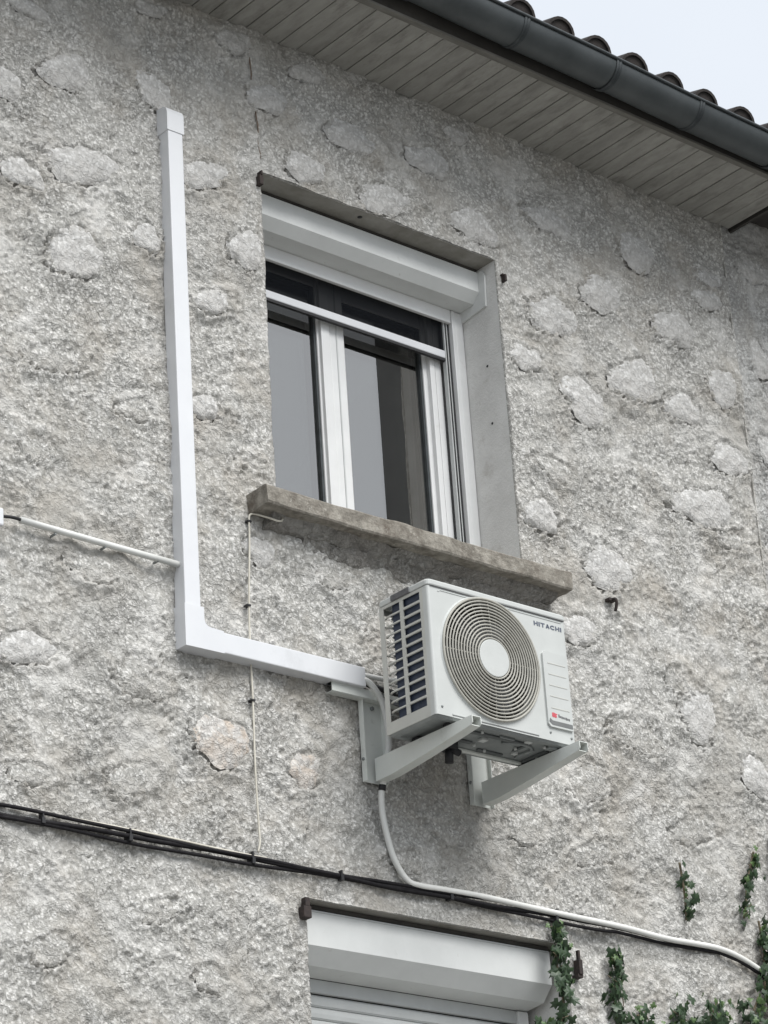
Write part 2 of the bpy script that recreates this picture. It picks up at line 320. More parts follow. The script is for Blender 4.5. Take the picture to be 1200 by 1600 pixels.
def wall_mesh(name, xb, zb, step, holes, stones, keybase, material, coarse, yoff=0.0):
    xs = axis_pts(xb, step); zs = axis_pts(zb, step); nx, nz = len(xs), len(zs)
    X, Z = np.meshgrid(xs, zs); H = relief(X, Z, stones, keybase, holes)
    if keybase: H = H * sstep(0, .0, X) if False else H
    co = np.stack([X, yoff - H, Z], -1).reshape(-1, 3)
    I, J = np.meshgrid(np.arange(nx - 1), np.arange(nz - 1)); I = I.ravel(); J = J.ravel()
    xc = (xs[I] + xs[I + 1]) / 2; zc = (zs[J] + zs[J + 1]) / 2; keep = np.ones(len(I), bool)
    for (x0, x1, z0, z1) in holes: keep &= ~((xc > x0) & (xc < x1) & (zc > z0) & (zc < z1))
    I = I[keep]; J = J[keep]; a = J * nx + I
    F = np.stack([a, a + 1, a + 1 + nx, a + nx], -1)
    base = len(co); ev = []; ef = []
    for q in coarse:       # plain outer panels: (x0,x1,z0,z1)
        k = base + len(ev); ev += [(q[0], yoff, q[2]), (q[1], yoff, q[2]), (q[1], yoff, q[3]), (q[0], yoff, q[3])]; ef.append((k, k + 1, k + 2, k + 3))
    for (x0, x1, z0, z1) in holes:       # returned edges of the openings
        for (idx, arr, c0, c1, vert) in ((np.where(np.isclose(xs, x0))[0], zs, z0, z1, True), (np.where(np.isclose(xs, x1))[0], zs, z0, z1, True), (np.where(np.isclose(zs, z1))[0], xs, x0, x1, False)):
            if not len(idx): continue
            rng_ = np.where((arr >= c0 - 1e-6) & (arr <= c1 + 1e-6))[0]; k0 = base + len(ev)
            src = [(j * nx + idx[0]) if vert else (idx[0] * nx + j) for j in rng_]
            for a_ in src: ev.append((co[a_][0], .0122, co[a_][2]))
            for q_ in range(len(src) - 1): ef.append((src[q_], src[q_ + 1], k0 + q_ + 1, k0 + q_))
    if ev: co = np.vstack([co, np.array(ev)]); F = np.vstack([F, np.array(ef)])
    me = bpy.data.meshes.new(name); me.vertices.add(len(co)); me.vertices.foreach_set('co', co.astype(np.float32).ravel())
    me.loops.add(len(F) * 4); me.loops.foreach_set('vertex_index', F.astype(np.int32).ravel())
    me.polygons.add(len(F)); me.polygons.foreach_set('loop_start', np.arange(0, len(F) * 4, 4, dtype=np.int32))
    me.polygons.foreach_set('loop_total', np.full(len(F), 4, dtype=np.int32))
    me.update(calc_edges=True); me.polygons.foreach_set('use_smooth', np.ones(len(F), bool)); me.materials.append(material); me.validate(); return me
W1 = (-1.127, .200, .93, 2.505); W2 = (-1.086, .243, -2.05, -.612)
H2 = (W2[0], W2[1], -1.36, W2[3])
wall = obj('wall', wall_mesh('wall', [-2.62, W1[0], W2[0], W1[1], W2[1], 1.745], [-1.36, W2[3], W1[2], W1[3], 3.24], .0066, [W1, H2], STONES, 0, M['render'],
           [(-6, -2.62, GZ, 3.24), (-2.62, W2[0], GZ, -1.36), (W2[1], 1.745, GZ, -1.36), (W2[0], W2[1], GZ, -2.05)]), house)
nwall = obj('wall', wall_mesh('wall', [1.745, 2.5], [-1.36, 3.36], .0066, [], NSTONES, 900, M['render_pale'],
            [(2.5, 7, GZ, 3.36), (1.745, 2.5, GZ, -1.36)], .018), nb)
cdb = MB(); cdb.box(1.745, 1.753, -.004, .2, GZ, 3.24)
cdb.build('party_joint', M['render'], nb)

def stone_mesh(cx, cz, rx, rz, key, flat, mt, yoff=0.0):
    tilt, ph, amp, ga = stone_params(key); A = (.013 if flat else .013) * amp
    nr, na = 10, 40; vs = []; r = np.random.RandomState(key + 3)
    hx = np.array([cx]); c, s_ = math.cos(tilt), math.sin(tilt)
    X = []; Z = []; D = []; T = []
    for i in range(nr + 1):
        for j in range(na):
            th = 2 * math.pi * j / na; d = i / nr * 1.02; rr = d * float(rim(key, np.array(th)))
            a = rr * math.cos(th) * rx; b = rr * math.sin(th) * rz
            X.append(cx + a * c - b * s_); Z.append(cz + a * s_ + b * c); D.append(d); T.append(th)
    X = np.array(X); Z = np.array(Z); D = np.array(D); T = np.array(T)
    base = .0050 * samp(B_big, X, Z) + .0042 * samp(B_mid, X, Z) * .5
    low = sstep(-.6, .8, np.cos(T - ga))
    hgt = base + A - (.004 if not flat else .0085) + (.009 if not flat else .006) * (1 - D ** 2.4) + .0016 * samp(B_s, X, Z) + .0013 * samp(B_g, X, Z)
    hgt += .004 * (Z - cz) / rz * -1 * .8
    hgt -= sstep(.84, 1.02, D) * (.006 + .010 * (1 - low)) + .0055 * (1 - low) * D ** 2
    hgt -= sstep(.35, 1.0, D) * .0035 * np.clip(samp(B_s, X + .9, Z), -1, 2)
    for k in range(len(X)): vs.append((X[k] - cx, yoff - hgt[k], Z[k] - cz))
    fs = []
    for i in range(nr):
        for j in range(na):
            j2 = (j + 1) % na; fs.append((i * na + j, i * na + j2, (i + 1) * na + j2, (i + 1) * na + j))
    m = MB(); m.add(vs, fs, True)
    me = bpy.data.meshes.new('stone'); me.from_pydata(m.v, [], m.f); me.polygons.foreach_set('use_smooth', m.sm); me.materials.append(mt); me.update(); return me
for k, (cx, cz, rx, rz) in enumerate(STONES):
    o = obj('stone', stone_mesh(cx, cz, rx, rz, k, k in FLAT, M['stone_orange'] if k in ORANGE else (M['render'] if k in FLAT else M['stone'])), wall, (cx, 0, cz))
for k, (cx, cz, rx, rz) in enumerate(NSTONES):
    obj('stone', stone_mesh(cx, cz, rx, rz, 900 + k, False, M['stone'], .018), nwall, (cx, 0, cz))

# soffit boards, trim, fascia
SZ = 3.19
sof = MB(); sof.box(-6, 1.83, -.455, .02, SZ + .018, SZ + .03).build('soffit', M['soffit_shade'], house)
sof = [o for o in C.objects if o.name == 'soffit'][0]
bw = .0935; x = -3.6
brd = [MB().box(0, bw - .005, -.452, .004, 0, .016, .0022).mesh('soffit_board', M['soffit']) for _ in range(1)][0]
i = 0
while x + bw < 1.84:
    o = obj('soffit_board', brd, sof, (x, 0, SZ + random.uniform(-.0025, .0015))); o.rotation_euler = (random.uniform(-.003, .003), random.uniform(-.01, .01), 0); x += bw
    i += 1
SOF = [M['soffit']] + [mat('weathered_soffit_boards', tuple(c * k for c in (.28, .274, .25)), tuple(c * k for c in (.37, .362, .335)), .85, 9, 8, .35, 45, dist=.004, stretch=(2.2, .7, 1), extra=[((.19, .184, .165), 4, .52, .70)]) for k in (.93, 1.05, .97)]
# each board needs its own grain: give the mesh copies a shifted origin
for o in list(C.objects):
    if o.name.startswith('soffit_board'):
        me = o.data.copy(); o.data = me; me.materials[0] = random.choice(SOF); dx = random.uniform(-30, 30); dy = random.uniform(-5, 5)
        cs = np.empty(len(me.vertices) * 3, np.float32); me.vertices.foreach_get('co', cs); cs = cs.reshape(-1, 3); cs += np.array((dx, dy, 0), np.float32)
        me.vertices.foreach_set('co', cs.ravel()); o.location.x -= dx; o.location.y -= dy; o.rotation_euler = (0, 0, 0)
MB().box(-6, -3.6, -.455, .004, SZ, SZ + .016).build('soffit_panel', M['soffit'], sof)
MB().box(-6, 1.84, -.476, -.446, SZ - .016, SZ - .001, .003).build('trim_board', M['trim'], house)
MB().box(-6, 1.84, -.474, -.456, SZ, SZ + .17).build('fascia', M['soffit_shade'], house)  # dark colour stands for the shade behind the gutter
# gutter, drains slightly to the right
gut = thing_g = MB(); GR = .092; GY = -.572
def gz(x): return 3.283 - .027 * (x + .0)
def gutter_section(r, n=18):
    return [(GY - r * math.cos(math.pi * k / n), -r * math.sin(math.pi * k / n)) for k in range(n + 1)]
sec = gutter_section(GR); inn = gutter_section(GR - .003)[::-1]; prof = sec + inn
xa, xb = -6.0, 3.0; vs = []; NX = 60
for q in range(NX + 1):
    xx = xa + (xb - xa) * q / NX; sag = .0025 * math.sin(xx * 5.1)
    for (y, z) in prof: vs.append((xx, y, gz(xx) + z + sag))
n = len(prof); fs = [(q * n + k, q * n + (k + 1) % n, (q + 1) * n + (k + 1) % n, (q + 1) * n + k) for q in range(NX) for k in range(n)]
gut.add(vs, fs, True); gutter = gut.build('gutter', M['zinc'], house)
bd = MB(); bd.tube([(xx, GY - GR - .004, gz(xx) + .002 + .0025 * math.sin(xx * 5.1)) for xx in np.linspace(xa, xb, 61)], .0075, 8).build('rolled_edge', M['zinc_dark'], gutter)
for sx in (-2.6, -1.95, -1.3, -.72, -.135, .42, .95, 1.5, 2.1):
    st = MB(); pr = [(GY - (GR + .003) * math.cos(math.pi * k / 18), -(GR + .003) * math.sin(math.pi * k / 18)) for k in range(19)]
    v = []; 
    for xx, ex in ((sx - .016, 0), (sx - .013, .0025), (sx - .004, .0025), (sx - .002, .0), (sx + .003, 0), (sx + .005, .0025), (sx + .013, .0025), (sx + .016, 0)):
        for k, (y, z) in enumerate(pr):
            f = 1 + ex / GR; v.append((xx - sx, GY + (y - GY) * f, z * f + .0))
    m_ = 19; st.add(v, [(a * m_ + k, a * m_ + k + 1, (a + 1) * m_ + k + 1, (a + 1) * m_ + k) for a in range(7) for k in range(18)], True)
    obj('gutter_strap', st.mesh('gutter_strap', M['zinc_dark']), gutter, (sx, 0, gz(sx)))
# roof: cover tiles, channel tiles under them, slab behind
RS = math.tan(math.radians(17))
roof = MB(); roof.add([(-6, -.50, 3.355), (3, -.50, 3.33), (3, 5, 3.33 + 5.5 * RS), (-6, 5, 3.355 + 5.5 * RS), (-6, -.50, 3.33), (3, -.50, 3.305), (3, 5, 3.305 + 5.5 * RS), (-6, 5, 3.33 + 5.5 * RS)],
         [(0, 1, 2, 3), (7, 6, 5, 4), (0, 4, 5, 1), (1, 5, 6, 2), (2, 6, 7, 3), (3, 7, 4, 0)])
roof = roof.build('roof', M['tile'], house)
def tile_mesh(cover, r0=.088, r1=.072, ln=.44, th=.014, n=10):
    v = []; sg = 1 if cover else -1
    for (yy, ro) in ((0, r0), (ln, r1)):
        for k in range(n + 1):
            a = math.pi * (k / n); v.append((ro * math.cos(a), yy, sg * ro * .92 * math.sin(a)))
        for k in range(n + 1):
            a = math.pi * (1 - k / n); v.append(((ro - th) * math.cos(a), yy, sg * (ro - th) * .92 * math.sin(a)))
    m = 2 * (n + 1); f = [(k, (k + 1) % m, m + (k + 1) % m, m + k) for k in range(m)]
    for b in (0, m):
        for k in range(n): f.append((b + k, b + k + 1, b + m - 2 - k, b + m - 1 - k))
    mb = MB(); mb.add(v, f, False)
    if cover:
        k0 = [((ro_ * math.cos(math.pi * k / n)), .010, ro_ * .92 * math.sin(math.pi * k / n)) for k in range(n + 1) for ro_ in (r0 - th * .7,)]
        mb.add(k0, [tuple(range(n + 1))]); return mb.mesh('roof_tile', M['tile'])
cov = [tile_mesh(True, .088 + random.uniform(-.003, .003)) for _ in range(5)]; chn = tile_mesh(False, .08, .092)
pitch = .2335
for row in range(4):
    for k in range(-15, 13):
        xx = .175 + pitch * k + random.uniform(-.006, .006)
        yy = -.555 + row * .34 + random.uniform(-.008, .008)
        zz = 3.382 - .033 * xx * (1 if row == 0 else .8) + (row * .34) * RS + random.uniform(-.004, .004)
        o = obj('roof_tile', cov[(k * 7 + row) % 5], roof, (xx, yy, zz)); o.rotation_euler = (math.radians(17), random.uniform(-.04, .04), random.uniform(-.03, .03))
        o = obj('roof_tile', chn, roof, (xx + pitch / 2, yy + .02, zz + .035)); o.rotation_euler = (math.radians(17), 0, 0)

# neighbour's eave: deep boards, their shade put into the dark colour
MB().box(1.86, 7, -.42, .05, 3.30, 3.325).build('eave_board', M['soffit_shade'], nb)
MB().box(1.842, 1.86, -.45, .03, 3.19, 3.33).build('eave_end_board', M['soffit_shade'], nb)
MB().add([(3.02, -.50, 3.34), (7, -.50, 3.34), (7, 5, 5.0), (3.02, 5, 5.0)], [(0, 1, 2, 3)]).build('roof', M['tile'], nb)

# ------------------------------------------------------------------ upper window
def reveal(x0, x1, z0, z1, depth, mside, mtop):
    s = MB()
    s.prism([(x1, z0), (x1 + .03, z0), (x1 + .03, z1 + .03), (x1, z1)], 'y', .012, depth)
    s.prism([(x0, z0), (x0 - .03, z0), (x0 - .03, z1 + .03), (x0, z1)][::-1], 'y', .012, depth)
    s.prism([(x0, z0), (x0 - .03, z0 - .03), (x1 + .03, z0 - .03), (x1, z0)], 'y', .012, depth)
    r = s.build('window_reveal', mside, house)
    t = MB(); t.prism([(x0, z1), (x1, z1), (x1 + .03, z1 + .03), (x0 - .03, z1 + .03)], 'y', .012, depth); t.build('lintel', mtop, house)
    return r
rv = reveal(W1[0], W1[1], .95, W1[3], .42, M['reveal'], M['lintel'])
# closing lips so the rough render meets the reveal without a gap
def lip(x0, x1, z0, z1, sides='LRTB'):
    m = MB(); t = .012
    if 'R' in sides: m.box(x1, x1 + .02, -.0035, .004, z0, z1)
    if 'L' in sides: m.box(x0 - .02, x0, -.0035, .004, z0, z1)
    if 'T' in sides: m.box(x0 - .02, x1 + .02, -.0035, .004, z1, z1 + .02)
    return m
hole = MB(); hole.tube([(-.5389, .055, 2.5035), (-.5389, .055, 2.515)], .011, 10); hole.build('drill_hole', M['rubber'], rv)
for hx, hz in ((.1985, 2.02), (.1985, 1.74)):
    MB().tube([(hx, .11, hz), (hx + .01, .11, hz)], .006, 8).build('drill_hole', M['rubber'], rv)

sl = MB()
sl.prism([(-.121, .904), (-.126, .912), (-.125, .978), (-.118, .985), (.40, .995), (.40, .902)], 'x', -1.275, .358)
sill = sl.build('window_sill', M['sill'], house)
# chipped, uneven sill: subdivide and nudge
import bmesh
def roughen(o, cuts, amp, seed=0, sc_=6):
    from mathutils import noise as mn
    bm = bmesh.new(); bm.from_mesh(o.data)
    bmesh.ops.triangulate(bm, faces=[f for f in bm.faces if len(f.verts) > 4])
    for _ in range(cuts): bmesh.ops.subdivide_edges(bm, edges=[e for e in bm.edges if e.calc_length() > .03], cuts=1, use_grid_fill=True)
    bm.normal_update()
    for v in bm.verts:
        p = v.co * sc_ + Vector((seed, seed * 2, 0)); v.co += Vector((mn.noise(p), mn.noise(p + Vector((9, 0, 0))), mn.noise(p + Vector((0, 9, 0))))) * amp
        v.co += Vector((mn.noise(p * 5), mn.noise(p * 5 + Vector((9, 0, 0))), mn.noise(p * 5 + Vector((0, 9, 0))))) * amp * .45
    bm.to_mesh(o.data); bm.free(); o.data.update()
roughen(sill, 5, .0055)
mo = MB(); mo.prism([(.0, .855), (-.03, .862), (-.058, .885), (-.072, .905), (.0, .905)], 'x', -1.20, .325)
mo = mo.build('mortar_bed', M['mortar'], house); roughen(mo, 6, .016, 4, 11)
mo2 = MB(); mo2.prism([(.0, .80), (-.012, .83), (-.03, .868), (.0, .868)], 'x', -1.02, .30)
mo2 = mo2.build('mortar_bed', M['mortar'], house); roughen(mo2, 6, .020, 9, 9)

win = MB()    # outer frame of the window
FX0, FX1, FZ0, FZ1 = -1.10, .165, .985, 2.36
win.box(FX0, FX0 + .055, .335, .395, FZ0, FZ1, .003); win.box(FX1 - .055, FX1, .335, .395, FZ0, FZ1, .003)
win.box(FX0 + .055, FX1 - .055, .335, .395, FZ1 - .055, FZ1, .003); win.box(FX0 + .055, FX1 - .055, .335, .395, FZ0, FZ0 + .05, .003)
win = win.build('window', M['pvc_win'], house)
def sash(x0, x1, z0, z1, y0=.318, y1=.375, st=.07):
    s = MB()
    s.box(x0, x0 + st, y0, y1, z0, z1, .004); s.box(x1 - st, x1, y0, y1, z0, z1, .004)
    s.box(x0 + st, x1 - st, y0, y1, z1 - st, z1, .004); s.box(x0 + st, x1 - st, y0, y1, z0, z0 + st, .004)
    o = s.build('sash', M['pvc_win'], win)
    a = MB(); b = .006   # glazing bead
    gx0, gx1, gz0, gz1 = x0 + st, x1 - st, z0 + st, z1 - st
    for q in ((gx0, gx0 + .012, gz0, gz1), (gx1 - .012, gx1, gz0, gz1), (gx0 + .012, gx1 - .012, gz1 - .012, gz1), (gx0 + .012, gx1 - .012, gz0, gz0 + .012)):
        a.box(q[0], q[1], y0 + .008, y0 + .03, q[2], q[3])
    a.build('glazing_bead', M['zinc_dark'], win)
    for yy in (y0 + .022, y0 + .046):
        p = MB(); p.add([(gx0, yy, gz0), (gx1, yy, gz0), (gx1, yy, gz1), (gx0, yy, gz1)], [(0, 1, 2, 3)])
        p.build('pane', M['glass'], win)
    return o
sash(-1.06, -.545, 1.02, 2.32, st=.05); sash(-.530, .085, 1.02, 2.32, st=.078)
MB().box(-.585, -.538, .300, .330, 1.02, 2.32, .004).build('mullion', M['pvc_win'], win)
MB().box(-.5365, -.452, .306, .332, 1.02, 2.32, .006).build('mullion', M['pvc_win'], win)
MB().box(-.500, -.494, .303, .308, 1.02, 2.32).build('mullion_groove', M['slat'], win)
MB().box(.030, .060, .296, .322, 1.0, 2.34, .004).box(.064, .100, .300, .33, 1.0, 2.34, .004).build('frame_moulding', M['pvc_win'], win)
# room behind the glass
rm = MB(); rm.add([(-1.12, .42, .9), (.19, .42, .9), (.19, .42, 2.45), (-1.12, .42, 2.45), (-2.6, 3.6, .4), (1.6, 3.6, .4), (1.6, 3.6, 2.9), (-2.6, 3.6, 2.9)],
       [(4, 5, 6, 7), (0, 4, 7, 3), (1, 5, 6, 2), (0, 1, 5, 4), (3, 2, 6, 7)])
rm.build('room_backing', M['fabric'], house)
# shutter box and guides
def shutter_box(x0, x1, yf, z1, zf, ys, zs, yb, name='shutter_box', zb=None):
    b = MB(); zb = zb if zb is not None else zs - .006
    b.prism([(yf + .012, z1), (yf, z1 - .008), (yf, zf), (ys, zs), (yb, zb), (yb, z1)], 'x', x0, x1)
    return b.build(name, M['box'], house)
sb = shutter_box(W1[0] + .002, .188, .110, 2.492, 2.386, .152, 2.342, .255, zb=2.338)
MB().box(W1[0] + .002, .188, .116, .25, 2.4945, 2.5035).build('sealant_strip', M['soffit_shade'], sb)
en = MB(); en.prism([(.085, 2.488), (.070, 2.455), (.078, 2.305), (.262, 2.285), (.262, 2.49)], 'x', .1885, .1985); en.build('box_end_flange', M['box'], sb)
MB().box(W1[0] + .002, .128, .243, .262, 2.272, 2.3375, .003).build('shutter_slot', M['pvc_win'], sb)
gd = MB(); gd.box(.130, .150, .238, .29, .985, 2.335, .003).box(.1505, .197, .240, .29, .985, 2.335, .004).build('shutter_guide', M['pvc_win'], house)
MB().box(-1.125, -1.06, .240, .29, .985, 2.335, .004).build('shutter_guide', M['pvc_win'], house)
MB().box(.120, .1295, .262, .30, .985, 2.28).build('guide_seal', M['rubber'], house)
# insect screen, drawn partly down
isx = MB(); isx.box(.098, .1195, .262, .285, .985, 2.28, .002)
isx = isx.build('insect_screen', M['slat'], house)
MB().box(-1.06, -1.04, .262, .285, .985, 2.28, .002).build('side_channel', M['slat'], isx)
MB().box(.104, .110, .259, .263, .985, 2.28).build('screen_groove', M['rubber'], isx)
MB().box(-1.04, .0975, .262, .282, 2.096, 2.134, .004).build('screen_bar', M['pvc'], isx)
MB().box(-1.04, .0975, .264, .279, 2.084, 2.0955).build('brush_seal', M['rubber'], isx)
m_ = MB(); m_.add([(-1.04, .272, 2.134), (.098, .272, 2.134), (.098, .272, 2.30), (-1.04, .272, 2.30)], [(0, 1, 2, 3)]); m_.build('screen_mesh', M['mesh'], isx)

# ------------------------------------------------------------------ lower window with closed roller shutter
rv2 = reveal(W2[0], W2[1], W2[2], W2[3], .40, M['reveal'], M['lintel'])
MB().add([(W2[0] - .1, .43, W2[2] - .1), (W2[1] + .1, .43, W2[2] - .1), (W2[1] + .1, .43, W2[3] + .1), (W2[0] - .1, .43, W2[3] + .1)], [(0, 1, 2, 3)]).build('room_backing', M['void'], house)  # unseen sheet added to stop light leaking in from behind
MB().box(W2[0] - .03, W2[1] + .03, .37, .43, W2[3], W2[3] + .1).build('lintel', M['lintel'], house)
sb2 = shutter_box(W2[0] + .002, .205, .055, -.630, -.770, .112, -.830, .215, zb=-.842)
MB().box(W2[0] + .002, .205, .060, .21, -.6285, -.6135).build('sealant_strip', M['soffit_shade'], sb2)
MB().box(W2[0] + .002, .20, .052, .056, -.6415, -.635).build('box_seam', M['slat'], sb2)
MB().box(W2[0] + .002, .20, .216, .236, -.895, -.843, .003).build('shutter_slot', M['slat'], sb2)
shutter = MB(); shutter.box(.15, .205, .205, .26, -2.04, -.846, .003)
shutter = shutter.build('roller_shutter', M['pvc_win'], house)
MB().box(W2[0] + .002, W2[0] + .04, .205, .26, -2.04, -.846, .003).build('side_guide', M['pvc_win'], shutter)
pf = [(.232, 0), (.226, .006), (.224, .022), (.226, .038), (.234, .046), (.242, .046), (.242, 0)]
ms = MB(); ms.prism(pf, 'x', W2[0] + .04, .15); ms = ms.mesh('slat', M['slat'])
for k in range(23): obj('slat', ms, shutter, (0, 0, -.945 - .048 * k))
MB().box(W2[0], W2[1], .243, .25, -2.05, -.85).build('shutter_backing', M['soffit_shade'], shutter)
sl2 = MB(); sl2.prism([(-.11, -2.13), (-.11, -2.055), (.30, -2.04), (.30, -2.13)], 'x', W2[0] - .12, W2[1] + .12); sl2.build('window_sill', M['sill'], house)

# ------------------------------------------------------------------ old shutter pintles (iron)
def pintle(loc, label, s=1.0, flip=1):
    m = MB(); x, z = loc
    m.box(x - .009 * s, x + .011 * s, -.040, -.006, z - .050 * s, z + .012 * s, .003); m.box(x - .005 * s, x + .006 * s, -.036, -.02, z + .012 * s, z + .05 * s, .002)
    m.box(x - .014 * s, x + .014 * s, -.034, .02, z - .062 * s, z - .047 * s, .002)
    return tag(m.build('iron_pintle', M['iron']), label, 'shutter pintle', 'iron shutter pintles left in the wall')
pintle((.282, -.69), 'upright black iron pintle right of the lower window above the ivy')
m = MB(); m.box(-1.124, -1.088, -.034, .02, -.70, -.655, .003); m.box(-1.112, -1.090, -.03, .0, -.655, -.620, .003)
tag(m.build('iron_pintle', M['iron']), 'square black iron stub at the upper left corner of the lower shutter box', 'shutter pintle', 'iron shutter pintles left in the wall')
m = MB(); m.box(-1.148, -1.129, -.026, .02, 2.425, 2.47, .003); m.box(-1.142, -1.134, -.03, 0, 2.47, 2.49, .002)
tag(m.build('iron_pintle', M['iron']), 'small black iron stub at the upper left corner of the upper window', 'shutter pintle', 'iron shutter pintles left in the wall')
m = MB(); m.box(.224, .236, -.026, .015, 2.395, 2.43, .003); m.box(.218, .24, -.018, .015, 2.425, 2.434, .002)
tag(m.build('iron_pintle', M['iron']), 'small rusty iron stub right of the upper shutter box', 'shutter pintle', 'iron shutter pintles left in the wall')
m = MB(); m.tube(smooth_path([(.694, .02, .97), (.694, -.04, .968), (.700, -.044, .948), (.702, -.03, .915)], 5), .007, 7); m.box(.672, .712, -.03, .01, .962, .976, .002)
tag(m.build('wall_hook', M['iron']), 'small bent iron hook right of the window sill end', 'hook')

# ------------------------------------------------------------------ white trunking
tk = thing('cable_trunking', (-1.61, 0, .30), 'white plastic L-shaped pipe trunking running down the wall and across to the outdoor unit', 'trunking')
MB().box(-1.643, -1.570, -.062, .004, .415, 2.505, .004).build('vertical_duct', M['pvc'], tk)
cp = MB(); cp.prism([(.004, 2.49), (-.0655, 2.49), (-.0655, 2.575), (-.058, 2.595), (-.042, 2.606), (.004, 2.612)], 'x', -1.648, -1.565)
cp = cp.build('end_cap', M['pvc'], tk)
eb = MB(); pts = [(-1.650, .256), (-1.47, .258), (-1.47, .3475), (-1.53, .350)]
pts += [(-1.53 + -.030 * math.sin(a), .38 - .030 * math.cos(a)) for a in np.linspace(.0, math.pi / 2, 6)] + [(-1.560, .425), (-1.650, .425)]
eb.prism(pts, 'y', -.067, .004); eb.build('elbow', M['pvc'], tk)
bo = tk.children if False else None
MB().box(-1.475, -.775, -.0625, .004, .262, .345, .004).build('horizontal_duct', M['pvc'], tk)
MB().box(-.7752, -.7735, -.054, -.004, .270, .337).build('duct_mouth', M['void'], tk)
for e in ('vertical_duct',): pass

# ------------------------------------------------------------------ steel wall bracket with two arms
AX = (-.734, -.179)
wb = thing('wall_bracket', (-.45, 0, .1), 'pale steel wall bracket with two arms carrying the outdoor unit', 'bracket')
for k, ax in enumerate(AX):
    zt = .262
    r = MB(); x0, x1 = ax - .040, ax + .066
    r.box(x0, x1, -.012, -.008, -.108, zt); r.box(x0 - .003, x0, -.034, -.008, -.110, zt); r.box(x1, x1 + .003, -.03, -.008, -.108, zt)
    r = r.build('upright_rail', M['bracket'], wb)
    MB().tube([(x0 - .003, -.021, -.02), (x0 - .0065, -.021, -.02)], .007, 8).build('bolt', M['pan'], r)
    MB().tube([(ax + .02, -.0125, .20), (ax + .02, -.020, .20)], .009, 6).build('bolt', M['pan'], r)
    a = MB(); t = .003; zu = -.016
    side = [(-.036, -.108), (-.036, zu), (-.598, zu), (-.600, -.045), (-.590, -.053), (-.33, -.086), (-.13, -.107)]
    a.prism(side, 'x', ax, ax + t)
    a.prism(side, 'x', ax + .043, ax + .046)
    a.box(ax + t, ax + .043, -.598, -.036, zu - t, zu)
    und = [(-.036, -.108), (-.13, -.107), (-.33, -.086), (-.590, -.053)]
    for (p, q) in zip(und[:-1], und[1:]):
        a.prism([(p[0], p[1]), (q[0], q[1]), (q[0], q[1] + t), (p[0], p[1] + t)], 'x', ax + t, ax + .043)
    a = a.build('arm', M['bracket'], wb)
    for yy in (-.45, -.27): MB().box(ax + .004, ax + .042, yy - .02, yy + .02, zu, -.001, .003).build('rubber_pad', M['rubber'], a)
cr_ = MB(); cr_.box(-.935, .03, -.044, -.040, .226, .262); cr_.box(-.935, .03, -.040, -.006, .262, .265); cr_.box(-.935, .03, -.040, -.006, .223, .226)
cr_.build('cross_rail', M['bracket'], wb)

# ------------------------------------------------------------------ outdoor unit
ax0, ax1, ay0, ay1, az0, az1 = -.826, -.101, -.506, -.221, 0.0, .55
ac = thing('air_conditioner', (-.465, -.36, 0), 'pale grey outdoor air conditioning unit with round fan guard on wall brackets under the window', 'air conditioner')
CX, CZ, FRR = -.524, .277, .246
fp = MB()
# front plate with a round opening: rounded-rectangle outline bridged to circle
def rrect(x0, x1, z0, z1, r, th):
    cx, cz = CX, CZ; dx, dz = math.cos(th), math.sin(th)
    # ray-march to rectangle edge
    tx = ((x1 - cx) / dx if dx > 0 else (x0 - cx) / dx) if abs(dx) > 1e-9 else 1e9
    tz = ((z1 - cz) / dz if dz > 0 else (z0 - cz) / dz) if abs(dz) > 1e-9 else 1e9
    t = min(tx, tz); return cx + dx * t, cz + dz * t
angs = sorted(set([2 * math.pi * k / 96 for k in range(96)] + [math.atan2(z - CZ, x - CX) % (2 * math.pi) for x in (ax0 + .012, ax1 - .012) for z in (az0 + .002, az1 - .026)]))
NA = len(angs); v = []
for th in angs: p = rrect(ax0 + .012, ax1 - .012, az0 + .002, az1 - .026, 0, th); v.append((p[0], ay0, p[1]))
for th in angs: v.append((CX + (FRR + .012) * math.cos(th), ay0, CZ + (FRR + .012) * math.sin(th)))
for th in angs: v.append((CX + (FRR + .006) * math.cos(th), ay0 - .006, CZ + (FRR + .006) * math.sin(th)))
for th in angs: v.append((CX + FRR * math.cos(th), ay0 - .003, CZ + FRR * math.sin(th)))
for th in angs: v.append((CX + (FRR - .004) * math.cos(th), ay0 + .05, CZ + (FRR - .004) * math.sin(th)))
f = []
for a in range(4):
    for k in range(NA): f.append((a * NA + k, a * NA + (k + 1) % NA, (a + 1) * NA + (k + 1) % NA, (a + 1) * NA + k))
fp.add(v, f)
# rounded vertical corners and short returns
for (xc, sg) in ((ax0, -1), (ax1, 1)):
    q = []
    for j in range(6):
        a = math.pi / 2 * j / 5; q.append((xc - sg * .012 + sg * .012 * math.sin(a), ay0 + .012 - .012 * math.cos(a)))
    q.append((xc, ay0 + .03))
    vv = [(x, y, az0 + .002) for x, y in q] + [(x, y, az1 - .026) for x, y in q]; n = len(q)
    fp.add(vv, [(k, k + 1, n + k + 1, n + k) for k in range(n - 1)], True)
casing = fp.build('front_panel', M['casing'], ac)
